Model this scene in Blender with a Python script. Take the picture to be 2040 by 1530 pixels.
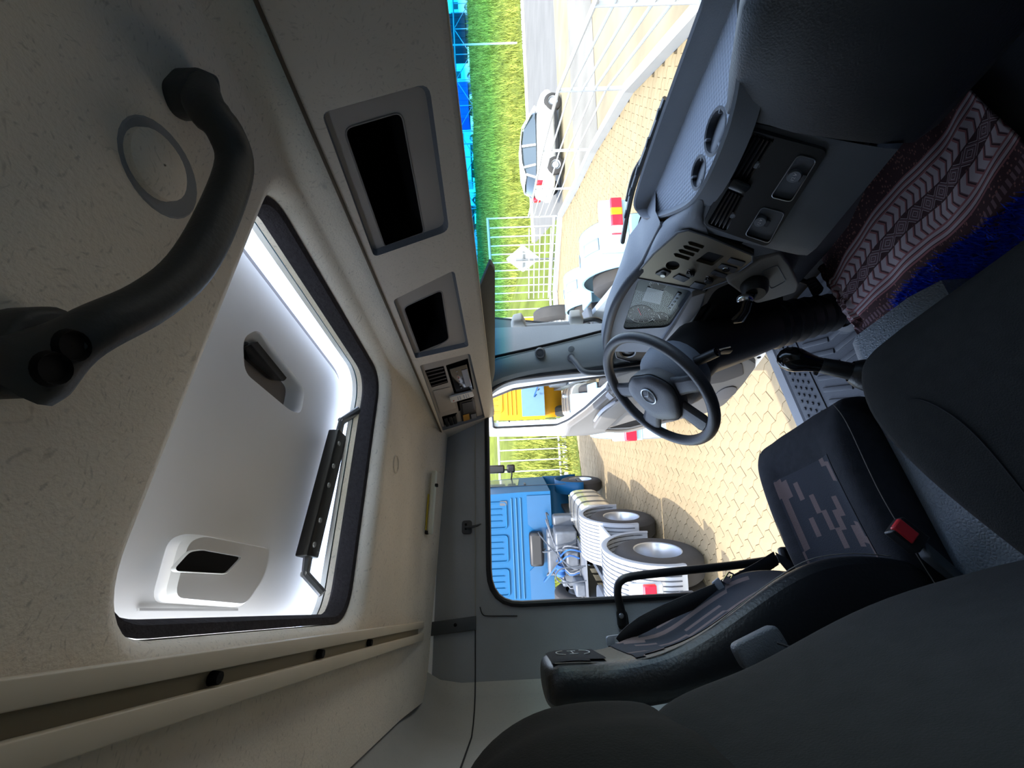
import bpy, bmesh, math, random
from mathutils import Vector, Matrix
from mathutils.geometry import tessellate_polygon
random.seed(7)
V = Vector
for o in list(bpy.data.objects): bpy.data.objects.remove(o)
scene = bpy.context.scene
C = bpy.context.collection
# ---------------------------------------------------------------- camera
FOC = 800.0                                   # focal length in pixels of the 2040 x 1530 frame
CAM = V((0.65, 0.0, 2.6))
_l = V((10, 448, FOC)).normalized()           # image direction of the cab's left
_f = V((-72, -1425, FOC)).normalized()        # image direction of straight ahead
AX = -_l
AY = (_f - AX * _f.dot(AX)).normalized()
AZ = AX.cross(AY)
def ray(px, py):
    d = V((px - 1020, py - 765, FOC)).normalized()
    return V((AX.dot(d), AY.dot(d), AZ.dot(d)))
def at(px, py, x=None, y=None, z=None):
    r = ray(px, py)
    for i, v in enumerate((x, y, z)):
        if v is not None: return CAM + r * ((v - CAM[i]) / r[i])
def atp(px, py, p0, n):
    r = ray(px, py); p0 = V(p0); n = V(n)
    return CAM + r * ((p0 - CAM).dot(n) / r.dot(n))
cd = bpy.data.cameras.new('camera'); cam = bpy.data.objects.new('camera', cd); C.objects.link(cam)
cd.sensor_width = 36.0; cd.lens = FOC / 2040 * 36; cd.clip_start = 0.02; cd.clip_end = 600
m3 = Matrix((( AX.x, -AX.y, -AX.z), (AY.x, -AY.y, -AY.z), (AZ.x, -AZ.y, -AZ.z)))
cam.matrix_world = Matrix.Translation(CAM) @ m3.to_4x4()
scene.camera = cam
# ---------------------------------------------------------------- light
SUN_DIR = V((0.48, -0.57, 1.0)).normalized()
w = bpy.data.worlds.new('sky'); scene.world = w; w.use_nodes = True
nt = w.node_tree; nt.nodes.clear()
sk = nt.nodes.new('ShaderNodeTexSky'); sk.sky_type = 'NISHITA'; sk.sun_disc = False
sk.sun_elevation = math.asin(SUN_DIR.z); sk.sun_rotation = math.atan2(SUN_DIR.x, SUN_DIR.y)
sk.altitude = 700; sk.air_density = 1.0; sk.dust_density = 2.2; sk.ozone_density = 1.0
bg = nt.nodes.new('ShaderNodeBackground'); bg.inputs[1].default_value = 0.8
ow = nt.nodes.new('ShaderNodeOutputWorld')
hs = nt.nodes.new('ShaderNodeHueSaturation'); hs.inputs['Saturation'].default_value = 0.72
nt.links.new(sk.outputs[0], hs.inputs['Color']); nt.links.new(hs.outputs[0], bg.inputs[0]); nt.links.new(bg.outputs[0], ow.inputs[0])
sd = bpy.data.lights.new('sun', 'SUN'); sd.energy = 5.6; sd.angle = 0.009; sd.color = (1.0, 0.95, 0.86)
so = bpy.data.objects.new('sun', sd); C.objects.link(so)
so.rotation_euler = SUN_DIR.to_track_quat('Z', 'Y').to_euler(); so.location = (20, -25, 40)
scene.view_settings.view_transform = 'Standard'; scene.view_settings.look = 'None'
scene.view_settings.gamma = 1.0; scene.view_settings.use_curve_mapping = False
scene.view_settings.exposure = 0.75
cy = scene.cycles
cy.max_bounces = 10; cy.diffuse_bounces = 6; cy.glossy_bounces = 4; cy.transparent_max_bounces = 16; cy.transmission_bounces = 4
cy.sample_clamp_indirect = 6.0; cy.use_denoising = True; cy.caustics_reflective = False; cy.caustics_refractive = False
# ---------------------------------------------------------------- materials
def lin(c):
    return tuple(((v / 255) / 12.92 if v / 255 <= .04045 else ((v / 255 + .055) / 1.055) ** 2.4) for v in c) + (1.0,)
MATS = {}
def M(name, rgb, rough=.6, metal=0.0, mot=0.0, scale=8.0, bump=0.0, bscale=60.0, fleck=0.0, spec=.4, emit=0.0, coat=0.0):
    if name in MATS: return MATS[name]
    m = bpy.data.materials.new(name); m.use_nodes = True; t = m.node_tree; b = t.nodes['Principled BSDF']
    c = lin(rgb); b.inputs['Base Color'].default_value = c
    b.inputs['Roughness'].default_value = rough; b.inputs['Metallic'].default_value = metal
    b.inputs['Specular IOR Level'].default_value = spec
    if coat: b.inputs['Coat Weight'].default_value = coat
    if emit: b.inputs['Emission Color'].default_value = c; b.inputs['Emission Strength'].default_value = emit
    tc = t.nodes.new('ShaderNodeTexCoord')
    if mot or fleck:
        n = t.nodes.new('ShaderNodeTexNoise'); n.inputs['Scale'].default_value = scale; n.inputs['Detail'].default_value = 4
        t.links.new(tc.outputs['Object'], n.inputs['Vector'])
        r = t.nodes.new('ShaderNodeMapRange'); r.inputs[1].default_value = .3; r.inputs[2].default_value = .7
        r.inputs[3].default_value = 1 - mot; r.inputs[4].default_value = 1 + mot
        t.links.new(n.outputs['Fac'], r.inputs[0])
        out = r.outputs[0]
        if fleck:   # short dark fibres pressed into the felt
            mp = t.nodes.new('ShaderNodeMapping'); mp.inputs['Scale'].default_value = (1, 1, 1); mp.inputs['Rotation'].default_value = (.3, .5, .6)
            wn = t.nodes.new('ShaderNodeTexNoise'); wn.inputs['Scale'].default_value = 9; wn.inputs['Detail'].default_value = 2
            t.links.new(tc.outputs['Object'], wn.inputs['Vector'])
            mx0 = t.nodes.new('ShaderNodeMix'); mx0.data_type = 'VECTOR'; mx0.inputs[0].default_value = .12
            t.links.new(tc.outputs['Object'], mx0.inputs[4]); t.links.new(wn.outputs['Color'], mx0.inputs[5])
            t.links.new(mx0.outputs[1], mp.inputs['Vector'])
            v1 = t.nodes.new('ShaderNodeTexNoise'); v1.inputs['Scale'].default_value = 240; v1.inputs['Detail'].default_value = 1
            mp.inputs['Scale'].default_value = (1.3, .45, 1.0); t.links.new(mp.outputs[0], v1.inputs['Vector'])
            r2 = t.nodes.new('ShaderNodeMapRange'); r2.inputs[1].default_value = .60; r2.inputs[2].default_value = .80
            r2.inputs[3].default_value = 1.0; r2.inputs[4].default_value = 1 - fleck
            t.links.new(v1.outputs['Fac'], r2.inputs[0])
            mu = t.nodes.new('ShaderNodeMath'); mu.operation = 'MULTIPLY'
            t.links.new(out, mu.inputs[0]); t.links.new(r2.outputs[0], mu.inputs[1]); out = mu.outputs[0]
        h = t.nodes.new('ShaderNodeHueSaturation'); h.inputs['Color'].default_value = c
        t.links.new(out, h.inputs['Value']); t.links.new(h.outputs[0], b.inputs['Base Color'])
    if bump:
        n2 = t.nodes.new('ShaderNodeTexNoise'); n2.inputs['Scale'].default_value = bscale; n2.inputs['Detail'].default_value = 3
        t.links.new(tc.outputs['Object'], n2.inputs['Vector'])
        bp = t.nodes.new('ShaderNodeBump'); bp.inputs['Strength'].default_value = bump; bp.inputs['Distance'].default_value = .004
        t.links.new(n2.outputs['Fac'], bp.inputs['Height']); t.links.new(bp.outputs[0], b.inputs['Normal'])
    MATS[name] = m
    return m
def glassmat(name, tint=(.93, .96, .96), refl=.06, grad=None):
    m = bpy.data.materials.new(name); m.use_nodes = True; t = m.node_tree; t.nodes.clear()
    o = t.nodes.new('ShaderNodeOutputMaterial'); tr = t.nodes.new('ShaderNodeBsdfTransparent'); tr.inputs[0].default_value = tint + (1,)
    gl = t.nodes.new('ShaderNodeBsdfGlossy'); gl.inputs['Roughness'].default_value = .02
    lf = t.nodes.new('ShaderNodeLayerWeight'); pw = t.nodes.new('ShaderNodeMath'); pw.operation = 'POWER'; pw.inputs[1].default_value = 5.0
    t.links.new(lf.outputs['Facing'], pw.inputs[0]); lw = t.nodes.new('ShaderNodeMath'); lw.operation = 'ADD'; lw.inputs[1].default_value = .04; t.links.new(pw.outputs[0], lw.inputs[0])
    mx = t.nodes.new('ShaderNodeMixShader')
    ml = t.nodes.new('ShaderNodeMath'); ml.operation = 'MULTIPLY'; ml.inputs[1].default_value = refl / .04 * .7
    ml.use_clamp = True
    t.links.new(lw.outputs[0], ml.inputs[0]); t.links.new(ml.outputs[0], mx.inputs[0])
    t.links.new(tr.outputs[0], mx.inputs[1]); t.links.new(gl.outputs[0], mx.inputs[2]); t.links.new(mx.outputs[0], o.inputs[0])
    if grad:   # blue shade band baked into the top of the windscreen glass
        ge = t.nodes.new('ShaderNodeNewGeometry'); sp = t.nodes.new('ShaderNodeSeparateXYZ'); rp = t.nodes.new('ShaderNodeValToRGB')
        mr = t.nodes.new('ShaderNodeMapRange'); mr.inputs[1].default_value = grad[0]; mr.inputs[2].default_value = grad[1]
        t.links.new(ge.outputs['Position'], sp.inputs[0]); t.links.new(sp.outputs[2], mr.inputs[0]); t.links.new(mr.outputs[0], rp.inputs[0])
        rp.color_ramp.elements[0].color = tint + (1,); rp.color_ramp.elements[1].color = (.005, .22, .50, 1)
        e = rp.color_ramp.elements.new(.45); e.color = (.32, .72, .74, 1)
        t.links.new(rp.outputs[0], tr.inputs[0])
    MATS[name] = m
    return m
# ---------------------------------------------------------------- mesh helpers
ORG = {}
def empty(name, loc=(0, 0, 0), label=None, cat=None, group=None, local=False, rotz=0.0):
    o = bpy.data.objects.new(name, None); C.objects.link(o); o.empty_display_size = .05
    o.location = loc; o.rotation_euler = (0, 0, rotz)
    ORG[o.name] = V((0, 0, 0)) if local else V(loc)
    return tag(o, label, cat, group)
def tag(o, label=None, cat=None, group=None, kind=None):
    if label: o['label'] = label
    if cat: o['category'] = cat
    if group: o['group'] = group
    if kind: o['kind'] = kind
    return o
def add(name, geo, mat, parent=None, smooth=True, bevel=0.0, bseg=2, sub=0, solid=0.0, ang=40, flip=False):
    vs, fs = geo
    vs = [V(v) for v in vs]
    lo = V((min(v.x for v in vs), min(v.y for v in vs), min(v.z for v in vs))); hi = V((max(v.x for v in vs), max(v.y for v in vs), max(v.z for v in vs)))
    c = (lo + hi) / 2
    if parent is None: c.z = lo.z
    me = bpy.data.meshes.new(name); me.from_pydata([v - c for v in vs], [], fs)
    bm = bmesh.new(); bm.from_mesh(me); bmesh.ops.recalc_face_normals(bm, faces=bm.faces); bm.to_mesh(me); bm.free()
    me.validate()
    o = bpy.data.objects.new(name, me); C.objects.link(o)
    me.materials.append(mat if not isinstance(mat, str) else MATS[mat])
    if smooth:
        for p in me.polygons: p.use_smooth = True
        me.set_sharp_from_angle(angle=math.radians(ang))
    if parent is not None:
        o.parent = parent; o.location = c - ORG[parent.name]
    else: o.location = c
    ORG[o.name] = c
    if solid:
        md = o.modifiers.new('thick', 'SOLIDIFY'); md.thickness = abs(solid); md.offset = 1 if solid > 0 else -1
    if bevel:
        md = o.modifiers.new('bev', 'BEVEL'); md.width = bevel; md.segments = bseg; md.limit_method = 'ANGLE'; md.angle_limit = math.radians(35)
        for p in me.polygons: p.use_smooth = True
    if sub:
        md = o.modifiers.new('sub', 'SUBSURF'); md.levels = sub; md.render_levels = sub
    return o
def copy_tree(o, parent=None):
    c = o.copy(); C.objects.link(c)
    if parent is not None: c.parent = parent
    ORG[c.name] = ORG[o.name].copy()
    for ch in list(o.children): copy_tree(ch, c)
    return c
def join(*gs):
    vs, fs = [], []
    for g in gs:
        n = len(vs); vs += list(g[0]); fs += [tuple(i + n for i in f) for f in g[1]]
    return vs, fs
def box(c, s, u=None, v=None, w=None):
    c = V(c); u = V(u) if u else V((1, 0, 0)); v = V(v) if v else V((0, 1, 0)); w = V(w) if w else u.cross(v)
    vs = [c + u * (a * s[0] / 2) + v * (b * s[1] / 2) + w * (d * s[2] / 2) for a in (-1, 1) for b in (-1, 1) for d in (-1, 1)]
    return vs, [(0, 1, 3, 2), (4, 6, 7, 5), (0, 4, 5, 1), (2, 3, 7, 6), (0, 2, 6, 4), (1, 5, 7, 3)]
def rot(g, R, o=(0, 0, 0)):
    o = V(o); return [R @ V(v) + o for v in g[0]], g[1]
def prism(poly, vec, cap=True):
    poly = [V(p) for p in poly]; vec = V(vec); n = len(poly)
    vs = poly + [p + vec for p in poly]
    fs = [(i, (i + 1) % n, n + (i + 1) % n, n + i) for i in range(n)]
    if cap: fs += [tuple(range(n)), tuple(range(2 * n - 1, n - 1, -1))]
    return vs, fs
def frame_axes(d):
    d = V(d).normalized(); a = V((0, 0, 1)) if abs(d.z) < .9 else V((1, 0, 0))
    u = a.cross(d).normalized(); return u, d.cross(u)
def tube(pts, r, n=10, closed=False, flat=1.0, up=None):
    pts = [V(p) for p in pts]; k = len(pts); rs = r if isinstance(r, (list, tuple)) else [r] * k
    vs, fs = [], []; pu = None
    for i, p in enumerate(pts):
        a = pts[(i - 1) % k] if (closed or i > 0) else p; b = pts[(i + 1) % k] if (closed or i < k - 1) else p
        d = (b - a).normalized()
        if up is not None: u = V(up) - d * V(up).dot(d); u.normalize()
        elif pu is None: u = frame_axes(d)[0]
        else: u = (pu - d * pu.dot(d)).normalized()
        pu = u; w_ = d.cross(u)
        for j in range(n):
            t = 2 * math.pi * j / n
            vs.append(p + u * (math.cos(t) * rs[i] * flat) + w_ * (math.sin(t) * rs[i]))
    for i in range(k if closed else k - 1):
        for j in range(n):
            a = i * n + j; b = i * n + (j + 1) % n; a2 = ((i + 1) % k) * n + j; b2 = ((i + 1) % k) * n + (j + 1) % n
            fs.append((a, b, b2, a2))
    if not closed: fs += [tuple(range(n)), tuple(range((k - 1) * n, k * n))]
    return vs, fs
def lathe(prof, o, ax, n=24, a0=0.0, a1=2 * math.pi, up=None):
    o = V(o); ax = V(ax).normalized()
    u, w_ = frame_axes(ax)
    if up is not None: u = (V(up) - ax * V(up).dot(ax)).normalized(); w_ = ax.cross(u)
    full = abs(a1 - a0 - 2 * math.pi) < 1e-6; m = n if full else n + 1
    vs, fs = [], []
    for j in range(m):
        t = a0 + (a1 - a0) * j / n
        for r, h in prof: vs.append(o + ax * h + (u * math.cos(t) + w_ * math.sin(t)) * r)
    k = len(prof)
    for j in range(n):
        for i in range(k - 1):
            a = j * k + i; b = ((j + 1) % m) * k + i
            fs.append((a, a + 1, b + 1, b))
    return vs, fs
def loft(rows, closed=False, caps=False):
    n = len(rows[0]); vs = [V(p) for r in rows for p in r]; fs = []
    for i in range(len(rows) - 1):
        for j in range(n if closed else n - 1):
            fs.append((i * n + j, i * n + (j + 1) % n, (i + 1) * n + (j + 1) % n, (i + 1) * n + j))
    if caps: fs += [tuple(range(n)), tuple(range((len(rows) - 1) * n, len(rows) * n))]
    return vs, fs
def plate(outer, holes=(), vec=(0, 0, 0)):
    loops = [[V(p) for p in outer]] + [[V(p) for p in h] for h in holes]
    vs = [p for l in loops for p in l]; n = len(vs)
    tri = tessellate_polygon(loops); fs = [tuple(t) for t in tri]
    vec = V(vec)
    if vec.length > 0:
        vs = vs + [p + vec for p in vs]; fs = fs + [tuple(i + n for i in reversed(t)) for t in tri]
        k = 0
        for l in loops:
            m = len(l); fs += [(k + i, k + (i + 1) % m, n + k + (i + 1) % m, n + k + i) for i in range(m)]; k += m
    return vs, fs
def rounded(pts, r, seg=5):
    """round the corners of a 3D planar polygon"""
    pts = [V(p) for p in pts]; out = []; n = len(pts)
    for i, p in enumerate(pts):
        rr = r[i] if isinstance(r, (list, tuple)) else r
        a = pts[i - 1] - p; b = pts[(i + 1) % n] - p
        k = min(rr, a.length * .48, b.length * .48)
        if k < 1e-5: out.append(p); continue
        A = p + a.normalized() * k; B = p + b.normalized() * k
        for j in range(seg + 1):
            t = j / seg; out.append(A * (1 - t) ** 2 + p * (2 * t * (1 - t)) + B * t ** 2)
    return out
def bez(pts, n=40, closed=False):
    """smooth curve through points (Catmull-Rom)"""
    pts = [V(p) for p in pts]; k = len(pts); out = []; segs = k if closed else k - 1; per = max(2, n // segs)
    for i in range(segs):
        g = (lambda q: pts[q % k]) if closed else (lambda q: pts[max(0, min(k - 1, q))])
        p0, p1, p2, p3 = g(i - 1), g(i), g(i + 1), g(i + 2)
        for j in range(per):
            t = j / per
            out.append(.5 * ((2 * p1) + (p2 - p0) * t + (2 * p0 - 5 * p1 + 4 * p2 - p3) * t * t + (3 * p1 - p0 - 3 * p2 + p3) * t ** 3))
    if not closed: out.append(pts[-1])
    return out
def rrect(o, u, v, su, sv, r, seg=4):
    o = V(o); u = V(u); v = V(v)
    return rounded([o - u * su / 2 - v * sv / 2, o + u * su / 2 - v * sv / 2, o + u * su / 2 + v * sv / 2, o - u * su / 2 + v * sv / 2], r, seg)
def shrink(poly, k, vec=(0, 0, 0)):
    """inset a near-convex polygon towards its centroid by a factor"""
    c = sum((V(p) for p in poly), V()) / len(poly)
    return [c + (V(p) - c) * k + V(vec) for p in poly]
def text_geo(s, size, o, u, v, depth=.0006):
    cu = bpy.data.curves.new('t', 'FONT'); cu.body = s; cu.size = size; cu.align_x = 'CENTER'; cu.align_y = 'CENTER'; cu.extrude = depth
    ob = bpy.data.objects.new('t', cu); C.objects.link(ob); dg = bpy.context.evaluated_depsgraph_get(); dg.update()
    me = ob.evaluated_get(dg).to_mesh(); u = V(u).normalized(); v = V(v).normalized(); w_ = u.cross(v)
    g = [V(o) + u * p.co.x + v * p.co.y + w_ * p.co.z for p in me.vertices], [tuple(p.vertices) for p in me.polygons]
    ob.evaluated_get(dg).to_mesh_clear(); bpy.data.objects.remove(ob); bpy.data.curves.remove(cu)
    return g
def peel(o, cond, off):
    """copy of the evaluated surface patch of o that meets cond(centre, normal), lifted by off"""
    dg = bpy.context.evaluated_depsgraph_get(); dg.update(); e = o.evaluated_get(dg); me = e.to_mesh(); c = ORG[o.name]
    vs, fs, ix = [], [], {}
    for p in me.polygons:
        if not cond(p.center + c, p.normal): continue
        f = []
        for k in p.vertices:
            if k not in ix: ix[k] = len(vs); v = me.vertices[k]; vs.append(v.co + c + v.normal * off)
            f.append(ix[k])
        fs.append(tuple(f))
    e.to_mesh_clear()
    return vs, fs
def smooth01(t):
    t = max(0.0, min(1.0, t)); return t * t * (3 - 2 * t)
# ---------------------------------------------------------------- shared materials
M('headliner', (230, 222, 208), .95, mot=.06, scale=5, fleck=.30, bump=.25, bscale=250, spec=.1)
M('headliner_rear', (176, 176, 172), .95, mot=.05, scale=5, fleck=.12, spec=.1)
M('felt_grey', (122, 124, 128), .95, mot=.05, scale=6, fleck=.4, spec=.1)
M('wall_grey', (146, 149, 152), .85, mot=.05, scale=7, bump=.15, bscale=180, spec=.2)
M('shelf', (212, 203, 190), .8, mot=.05, scale=6, fleck=.25, spec=.2)
M('shelf_inner', (166, 160, 154), .7, mot=.04, spec=.25)
M('black_plastic', (18, 18, 20), .45, bump=.1, bscale=300)
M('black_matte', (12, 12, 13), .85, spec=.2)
M('black_gloss', (10, 10, 12), .12, spec=.5)
M('liner_black', (14, 14, 18), .9, spec=.1)
M('rubber', (26, 26, 28), .7, bump=.3, bscale=90)
M('cream_plastic', (214, 204, 184), .5, mot=.03, spec=.3)
M('white_plastic', (222, 222, 220), .45, mot=.03, scale=4)
M('white_paint', (238, 240, 242), .3, spec=.5)
M('dash_dark', (52, 56, 63), .55, bump=.25, bscale=260, mot=.05)
M('dash_mid', (104, 110, 119), .6, bump=.2, bscale=260, mot=.04)
M('dash_light', (128, 126, 124), .6, bump=.15, bscale=260, mot=.04)
M('panel_bronze', (92, 84, 70), .38, metal=.25, mot=.05)
M('chrome', (215, 217, 220), .12, metal=1.0)
M('steel', (150, 152, 156), .35, metal=.9)
M('fabric_dark', (44, 45, 49), .95, mot=.12, scale=40, bump=.3, bscale=320, spec=.1)
M('fabric_bench', (38, 38, 37), .95, mot=.1, scale=30, bump=.3, bscale=320, spec=.1)
M('leather_black', (20, 20, 22), .42, bump=.25, bscale=140)
M('thread', (122, 116, 110), .8)
M('red_plastic', (196, 44, 50), .4)
M('grey_plastic', (124, 128, 136), .5)
M('amber', (186, 140, 62), .4)
M('trim_dark', (62, 66, 70), .6, bump=.15, bscale=200)
glassmat('windscreen_glass', (.93, .97, .96), .03, grad=(2.56, 2.67))
glassmat('clear_glass', (.90, .95, .96), .012)
# ---------------------------------------------------------------- cab shell
FZ = 1.27                                              # cab floor level
def struct(o): o['kind'] = 'structure'; return o
# floor and firewall
struct(add('floor', box((0, .42, FZ - .03), (2.06, 1.5, .06)), M('floor_rubber', (58, 61, 66), .75, bump=.3, bscale=120, mot=.08), smooth=False))
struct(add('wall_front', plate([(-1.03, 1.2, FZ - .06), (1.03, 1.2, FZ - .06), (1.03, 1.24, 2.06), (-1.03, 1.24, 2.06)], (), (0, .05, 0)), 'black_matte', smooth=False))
# left wall with the door aperture
LW = -1.03
ap = [(LW, .015, FZ), (LW, .015, 2.70), (LW, .90, 2.70), (LW, .965, 2.60), (LW, .985, 2.38), (LW, 1.0, 2.1), (LW, 1.05, 1.7), (LW, 1.10, FZ)]
ap = rounded(ap, [.01, .12, .10, .1, .2, .2, .2, .01], 6)
wl = struct(add('wall_left', plate([(LW, -.21, FZ - .06), (LW, -.21, 2.965), (LW, 1.28, 2.965), (LW, 1.28, FZ - .06)], [ap], (-.05, 0, 0)), 'wall_grey', smooth=False))
# rubber seal following the aperture
se = [p + V((.004, 0, 0)) for p in ap]
add('door_seal', tube(se[1:-1], .011, 8), M('seal_rubber', (24, 25, 30), .5), wl)
# upper trim seam above the door
add('trim_seam', tube([(LW + .003, 1.0, 2.752), (LW + .003, .05, 2.752), (LW + .003, -.02, 2.752)], .0022, 6), M('seam_line', (150, 146, 138), .6), wl)
add('trim_seam', tube([(LW + .003, -.02, 2.752)] + [(x + .003, y + .003, 2.752) for x, y in [(LW, -.21), (LW + .008, -.25), (LW + .03, -.285), (LW + .07, -.312), (LW + .12, -.33), (-.6, -.33)]], .0022, 6), M('seam_dark', (40, 40, 42), .8), wl)
add('pillar_seam', tube(bez([(LW + .003, .012, 2.735), (LW + .003, -.012, 2.725), (LW + .003, -.018, 2.70), (LW + .003, -.022, 2.6)], 16), .002, 6), 'seam_dark', wl)
# rear wall with a rounded corner
rw_rows = []
cs = [(LW, -.21), (LW + .008, -.25), (LW + .03, -.285), (LW + .07, -.312), (LW + .12, -.33), (0, -.33), (.9, -.33), (1.0, -.28), (1.03, -.2)]
rr_ = [[(x, y, z) for (x, y) in cs] for z in (FZ - .06, 2.0, 2.6, 2.80)] + [[(x * .995, y + .012, 2.87) for (x, y) in cs], [(x * .985, y + .04, 2.92) for (x, y) in cs], [(x * .97, y + .08, 2.937) for (x, y) in cs]]
struct(add('wall_rear', loft(rr_), 'headliner_rear', solid=.02))
# right wall (behind the camera side): unseen solid panel, left without a window to keep sun out
struct(add('wall_right', box((1.055, .45, 2.1), (.05, 1.7, 1.75)), 'wall_grey', smooth=False))
# ceiling: flat felt headliner with the hatch opening, dropping to the overhead shelf
HX0, HX1, HY0, HY1, CZ = -.40, .25, -.012, .635, 2.95
hc = V(((HX0 + HX1) / 2, (HY0 + HY1) / 2, 0))
def ceil_z(x, y):
    z = CZ - .016 * smooth01((abs(x) - .72) / .31)
    z -= .058 * smooth01((y - .655) / .045)
    z -= .02 * smooth01((-.08 - y) / .2)
    return z
def hring(g, z, r=.085, n=12):
    p = rounded([(HX0 - g, HY0 - g, 0), (HX1 + g, HY0 - g, 0), (HX1 + g, HY1 + g, 0), (HX0 - g, HY1 + g, 0)], r + g, n)
    return [V((q.x, q.y, z(q.x, q.y) if callable(z) else z)) for q in p]
def outer_hit(q):
    d = q - hc; d.z = 0; ts = []
    for lim, c_, dd in ((-1.03, hc.x, d.x), (1.03, hc.x, d.x), (-.25, hc.y, d.y), (.712, hc.y, d.y)):
        if abs(dd) > 1e-9 and (lim - c_) / dd > 0: ts.append((lim - c_) / dd)
    t = min(ts); return hc + d * t
rows = [hring(0.0, 3.045), hring(0.0, 3.0), hring(.0, 2.975), hring(.008, 2.958), hring(.022, lambda x, y: ceil_z(x, min(y, .655)) - .0)]
base = hring(.022, 0); outer = [outer_hit(V((q.x, q.y, 0))) for q in base]
# snap four outer points to the room corners
for cx_, cy_ in ((-1.03, -.25), (1.03, -.25), (1.03, .712), (-1.03, .712)):
    k = min(range(len(outer)), key=lambda i: (outer[i] - V((cx_, cy_, 0))).length); outer[k] = V((cx_, cy_, 0))
for t in (.04, .08, .12, .2, .3, .4, .5, .6, .7, .78, .85, .9, .95, 1.0):
    rows.append([V((a.x + (b.x - a.x) * t, a.y + (b.y - a.y) * t, ceil_z(a.x + (b.x - a.x) * t, a.y + (b.y - a.y) * t))) for a, b in zip(base, outer)])
ceil = struct(add('ceiling', loft(rows, closed=True), 'headliner', solid=0, ang=50))
# outer roof skin around the hatch so no daylight leaks in
ro = [(-1.1, -.4, 3.05), (1.1, -.4, 3.05), (1.1, 1.25, 3.05), (-1.1, 1.25, 3.05)]
add('roof_skin', plate(ro, [hring(.004, 3.05)], (0, 0, .012)), 'white_paint', ceil, smooth=False)
add('roof_edge', join(prism([(-1.1, -.4, 2.9), (-1.02, -.4, 2.9), (-1.02, -.4, 3.05), (-1.1, -.4, 3.05)], (0, 1.65, 0)), prism([(1.1, -.4, 2.9), (1.02, -.4, 2.9), (1.02, -.4, 3.05), (1.1, -.4, 3.05)], (0, 1.65, 0)),
    prism([(-1.1, -.4, 2.86), (-1.1, -.33, 2.86), (-1.1, -.33, 3.05), (-1.1, -.4, 3.05)], (2.2, 0, 0)), prism([(-1.1, 1.12, 2.86), (-1.1, 1.25, 2.86), (-1.1, 1.25, 3.05), (-1.1, 1.12, 3.05)], (2.2, 0, 0))), 'white_paint', ceil, smooth=False)
# round felt cap on the ceiling
cp = at(305, 330, z=CZ); cp2 = at(788, 925, z=ceil_z(-.7, .5))
add('round_cap', lathe([(.001, -.012), (.028, -.012), (.033, -.008), (.034, .004)], cp, (0, 0, 1), 28), 'headliner', ceil)
add('cap_shade_ring', lathe([(.030, -.001), (.046, -.0015), (.050, .002)], cp + V((-.008, .006, 0)), (0, 0, 1), 28), 'wall_grey', ceil)  # flat grey ring standing in for the shaded hollow around the cap
add('screw_dish', lathe([(.012, .010), (.02, .004), (.026, -.003), (.03, .001)], cp2, (0, 0, 1), 20), 'headliner', ceil)
add('screw_cap', lathe([(.0005, .004), (.011, .004), (.013, .010)], cp2, (0, 0, 1), 16), 'cream_plastic', ceil)
# soft ribs pressed into the liner above the shelf
for pts in ([(575, 235), (700, 455), (790, 700)], [(585, 380), (700, 560), (775, 715)]):
    pp = [at(a, b, z=CZ - .01) for a, b in pts]
# hatch: fabric weather seal, raised lid
ht = empty('roof_hatch', (hc.x, hc.y, 2.95), 'raised roof hatch with white plastic lid and grab pockets in the ceiling', 'hatch')
def lring(g, z): return hring(g, z, .085)
add('fabric_seal', loft([lring(-.002, 2.982), lring(-.014, 2.985), lring(-.02, 3.0), lring(-.018, 3.02), lring(-.004, 3.03)], closed=True), M('seal_fabric', (62, 60, 64), .95, mot=.15, scale=120, bump=.6, bscale=150, spec=.05), ht)
LZ = 3.105
lid_o = rounded([(-.448, -.05, LZ), (.30, -.05, LZ), (.30, .657, LZ), (-.448, .657, LZ)], .085, 6)
lid_i = rounded([(-.425, -.03, LZ), (.28, -.03, LZ), (.28, .632, LZ), (-.425, .632, LZ)], .07, 6)
pk1 = rounded([at(484, 672, z=LZ), at(515, 655, z=LZ), at(608, 775, z=LZ), at(600, 825, z=LZ), at(578, 818, z=LZ), at(487, 742, z=LZ)], .022, 5)
pk2 = rounded([at(352, 1110, z=LZ), at(375, 1070, z=LZ), at(440, 1068, z=LZ), at(520, 1090, z=LZ), at(500, 1185, z=LZ), at(345, 1150, z=LZ)], .02, 5)
up = V((0, 0, 1))
add('lid_panel', plate(lid_i, [pk1]), 'white_plastic', ht, smooth=False)
add('lid_flange', loft([lid_i, [p + up * .012 for p in shrink(lid_i, 1.005)], [p + up * .012 for p in lid_o], [p + up * .055 for p in shrink(lid_o, .99)]], closed=True), M('lid_rubber', (92, 92, 96), .5), ht)
add('lid_skin', plate([p + up * .062 for p in lid_o]), 'white_paint', ht, smooth=False)
p1 = add('pocket', loft([pk1, [p + up * .018 for p in shrink(pk1, .97)], [p + up * .032 for p in shrink(pk1, .8)]], closed=True), 'white_plastic', ht, ang=60)
add('pocket_insert', plate([p + up * .034 for p in shrink(pk1, .82)]), M('insert_grey', (116, 110, 106), .6), p1, smooth=False)
ins = rounded([at(490, 690, z=LZ + .02), at(520, 678, z=LZ + .02), at(577, 738, z=LZ + .02), at(568, 760, z=LZ + .02), at(545, 757, z=LZ + .02), at(493, 712, z=LZ + .02)], .014, 5)
add('pocket_opening', prism([p + up * .0 for p in ins], (0, 0, .01)), 'black_gloss', p1, smooth=False)
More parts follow.
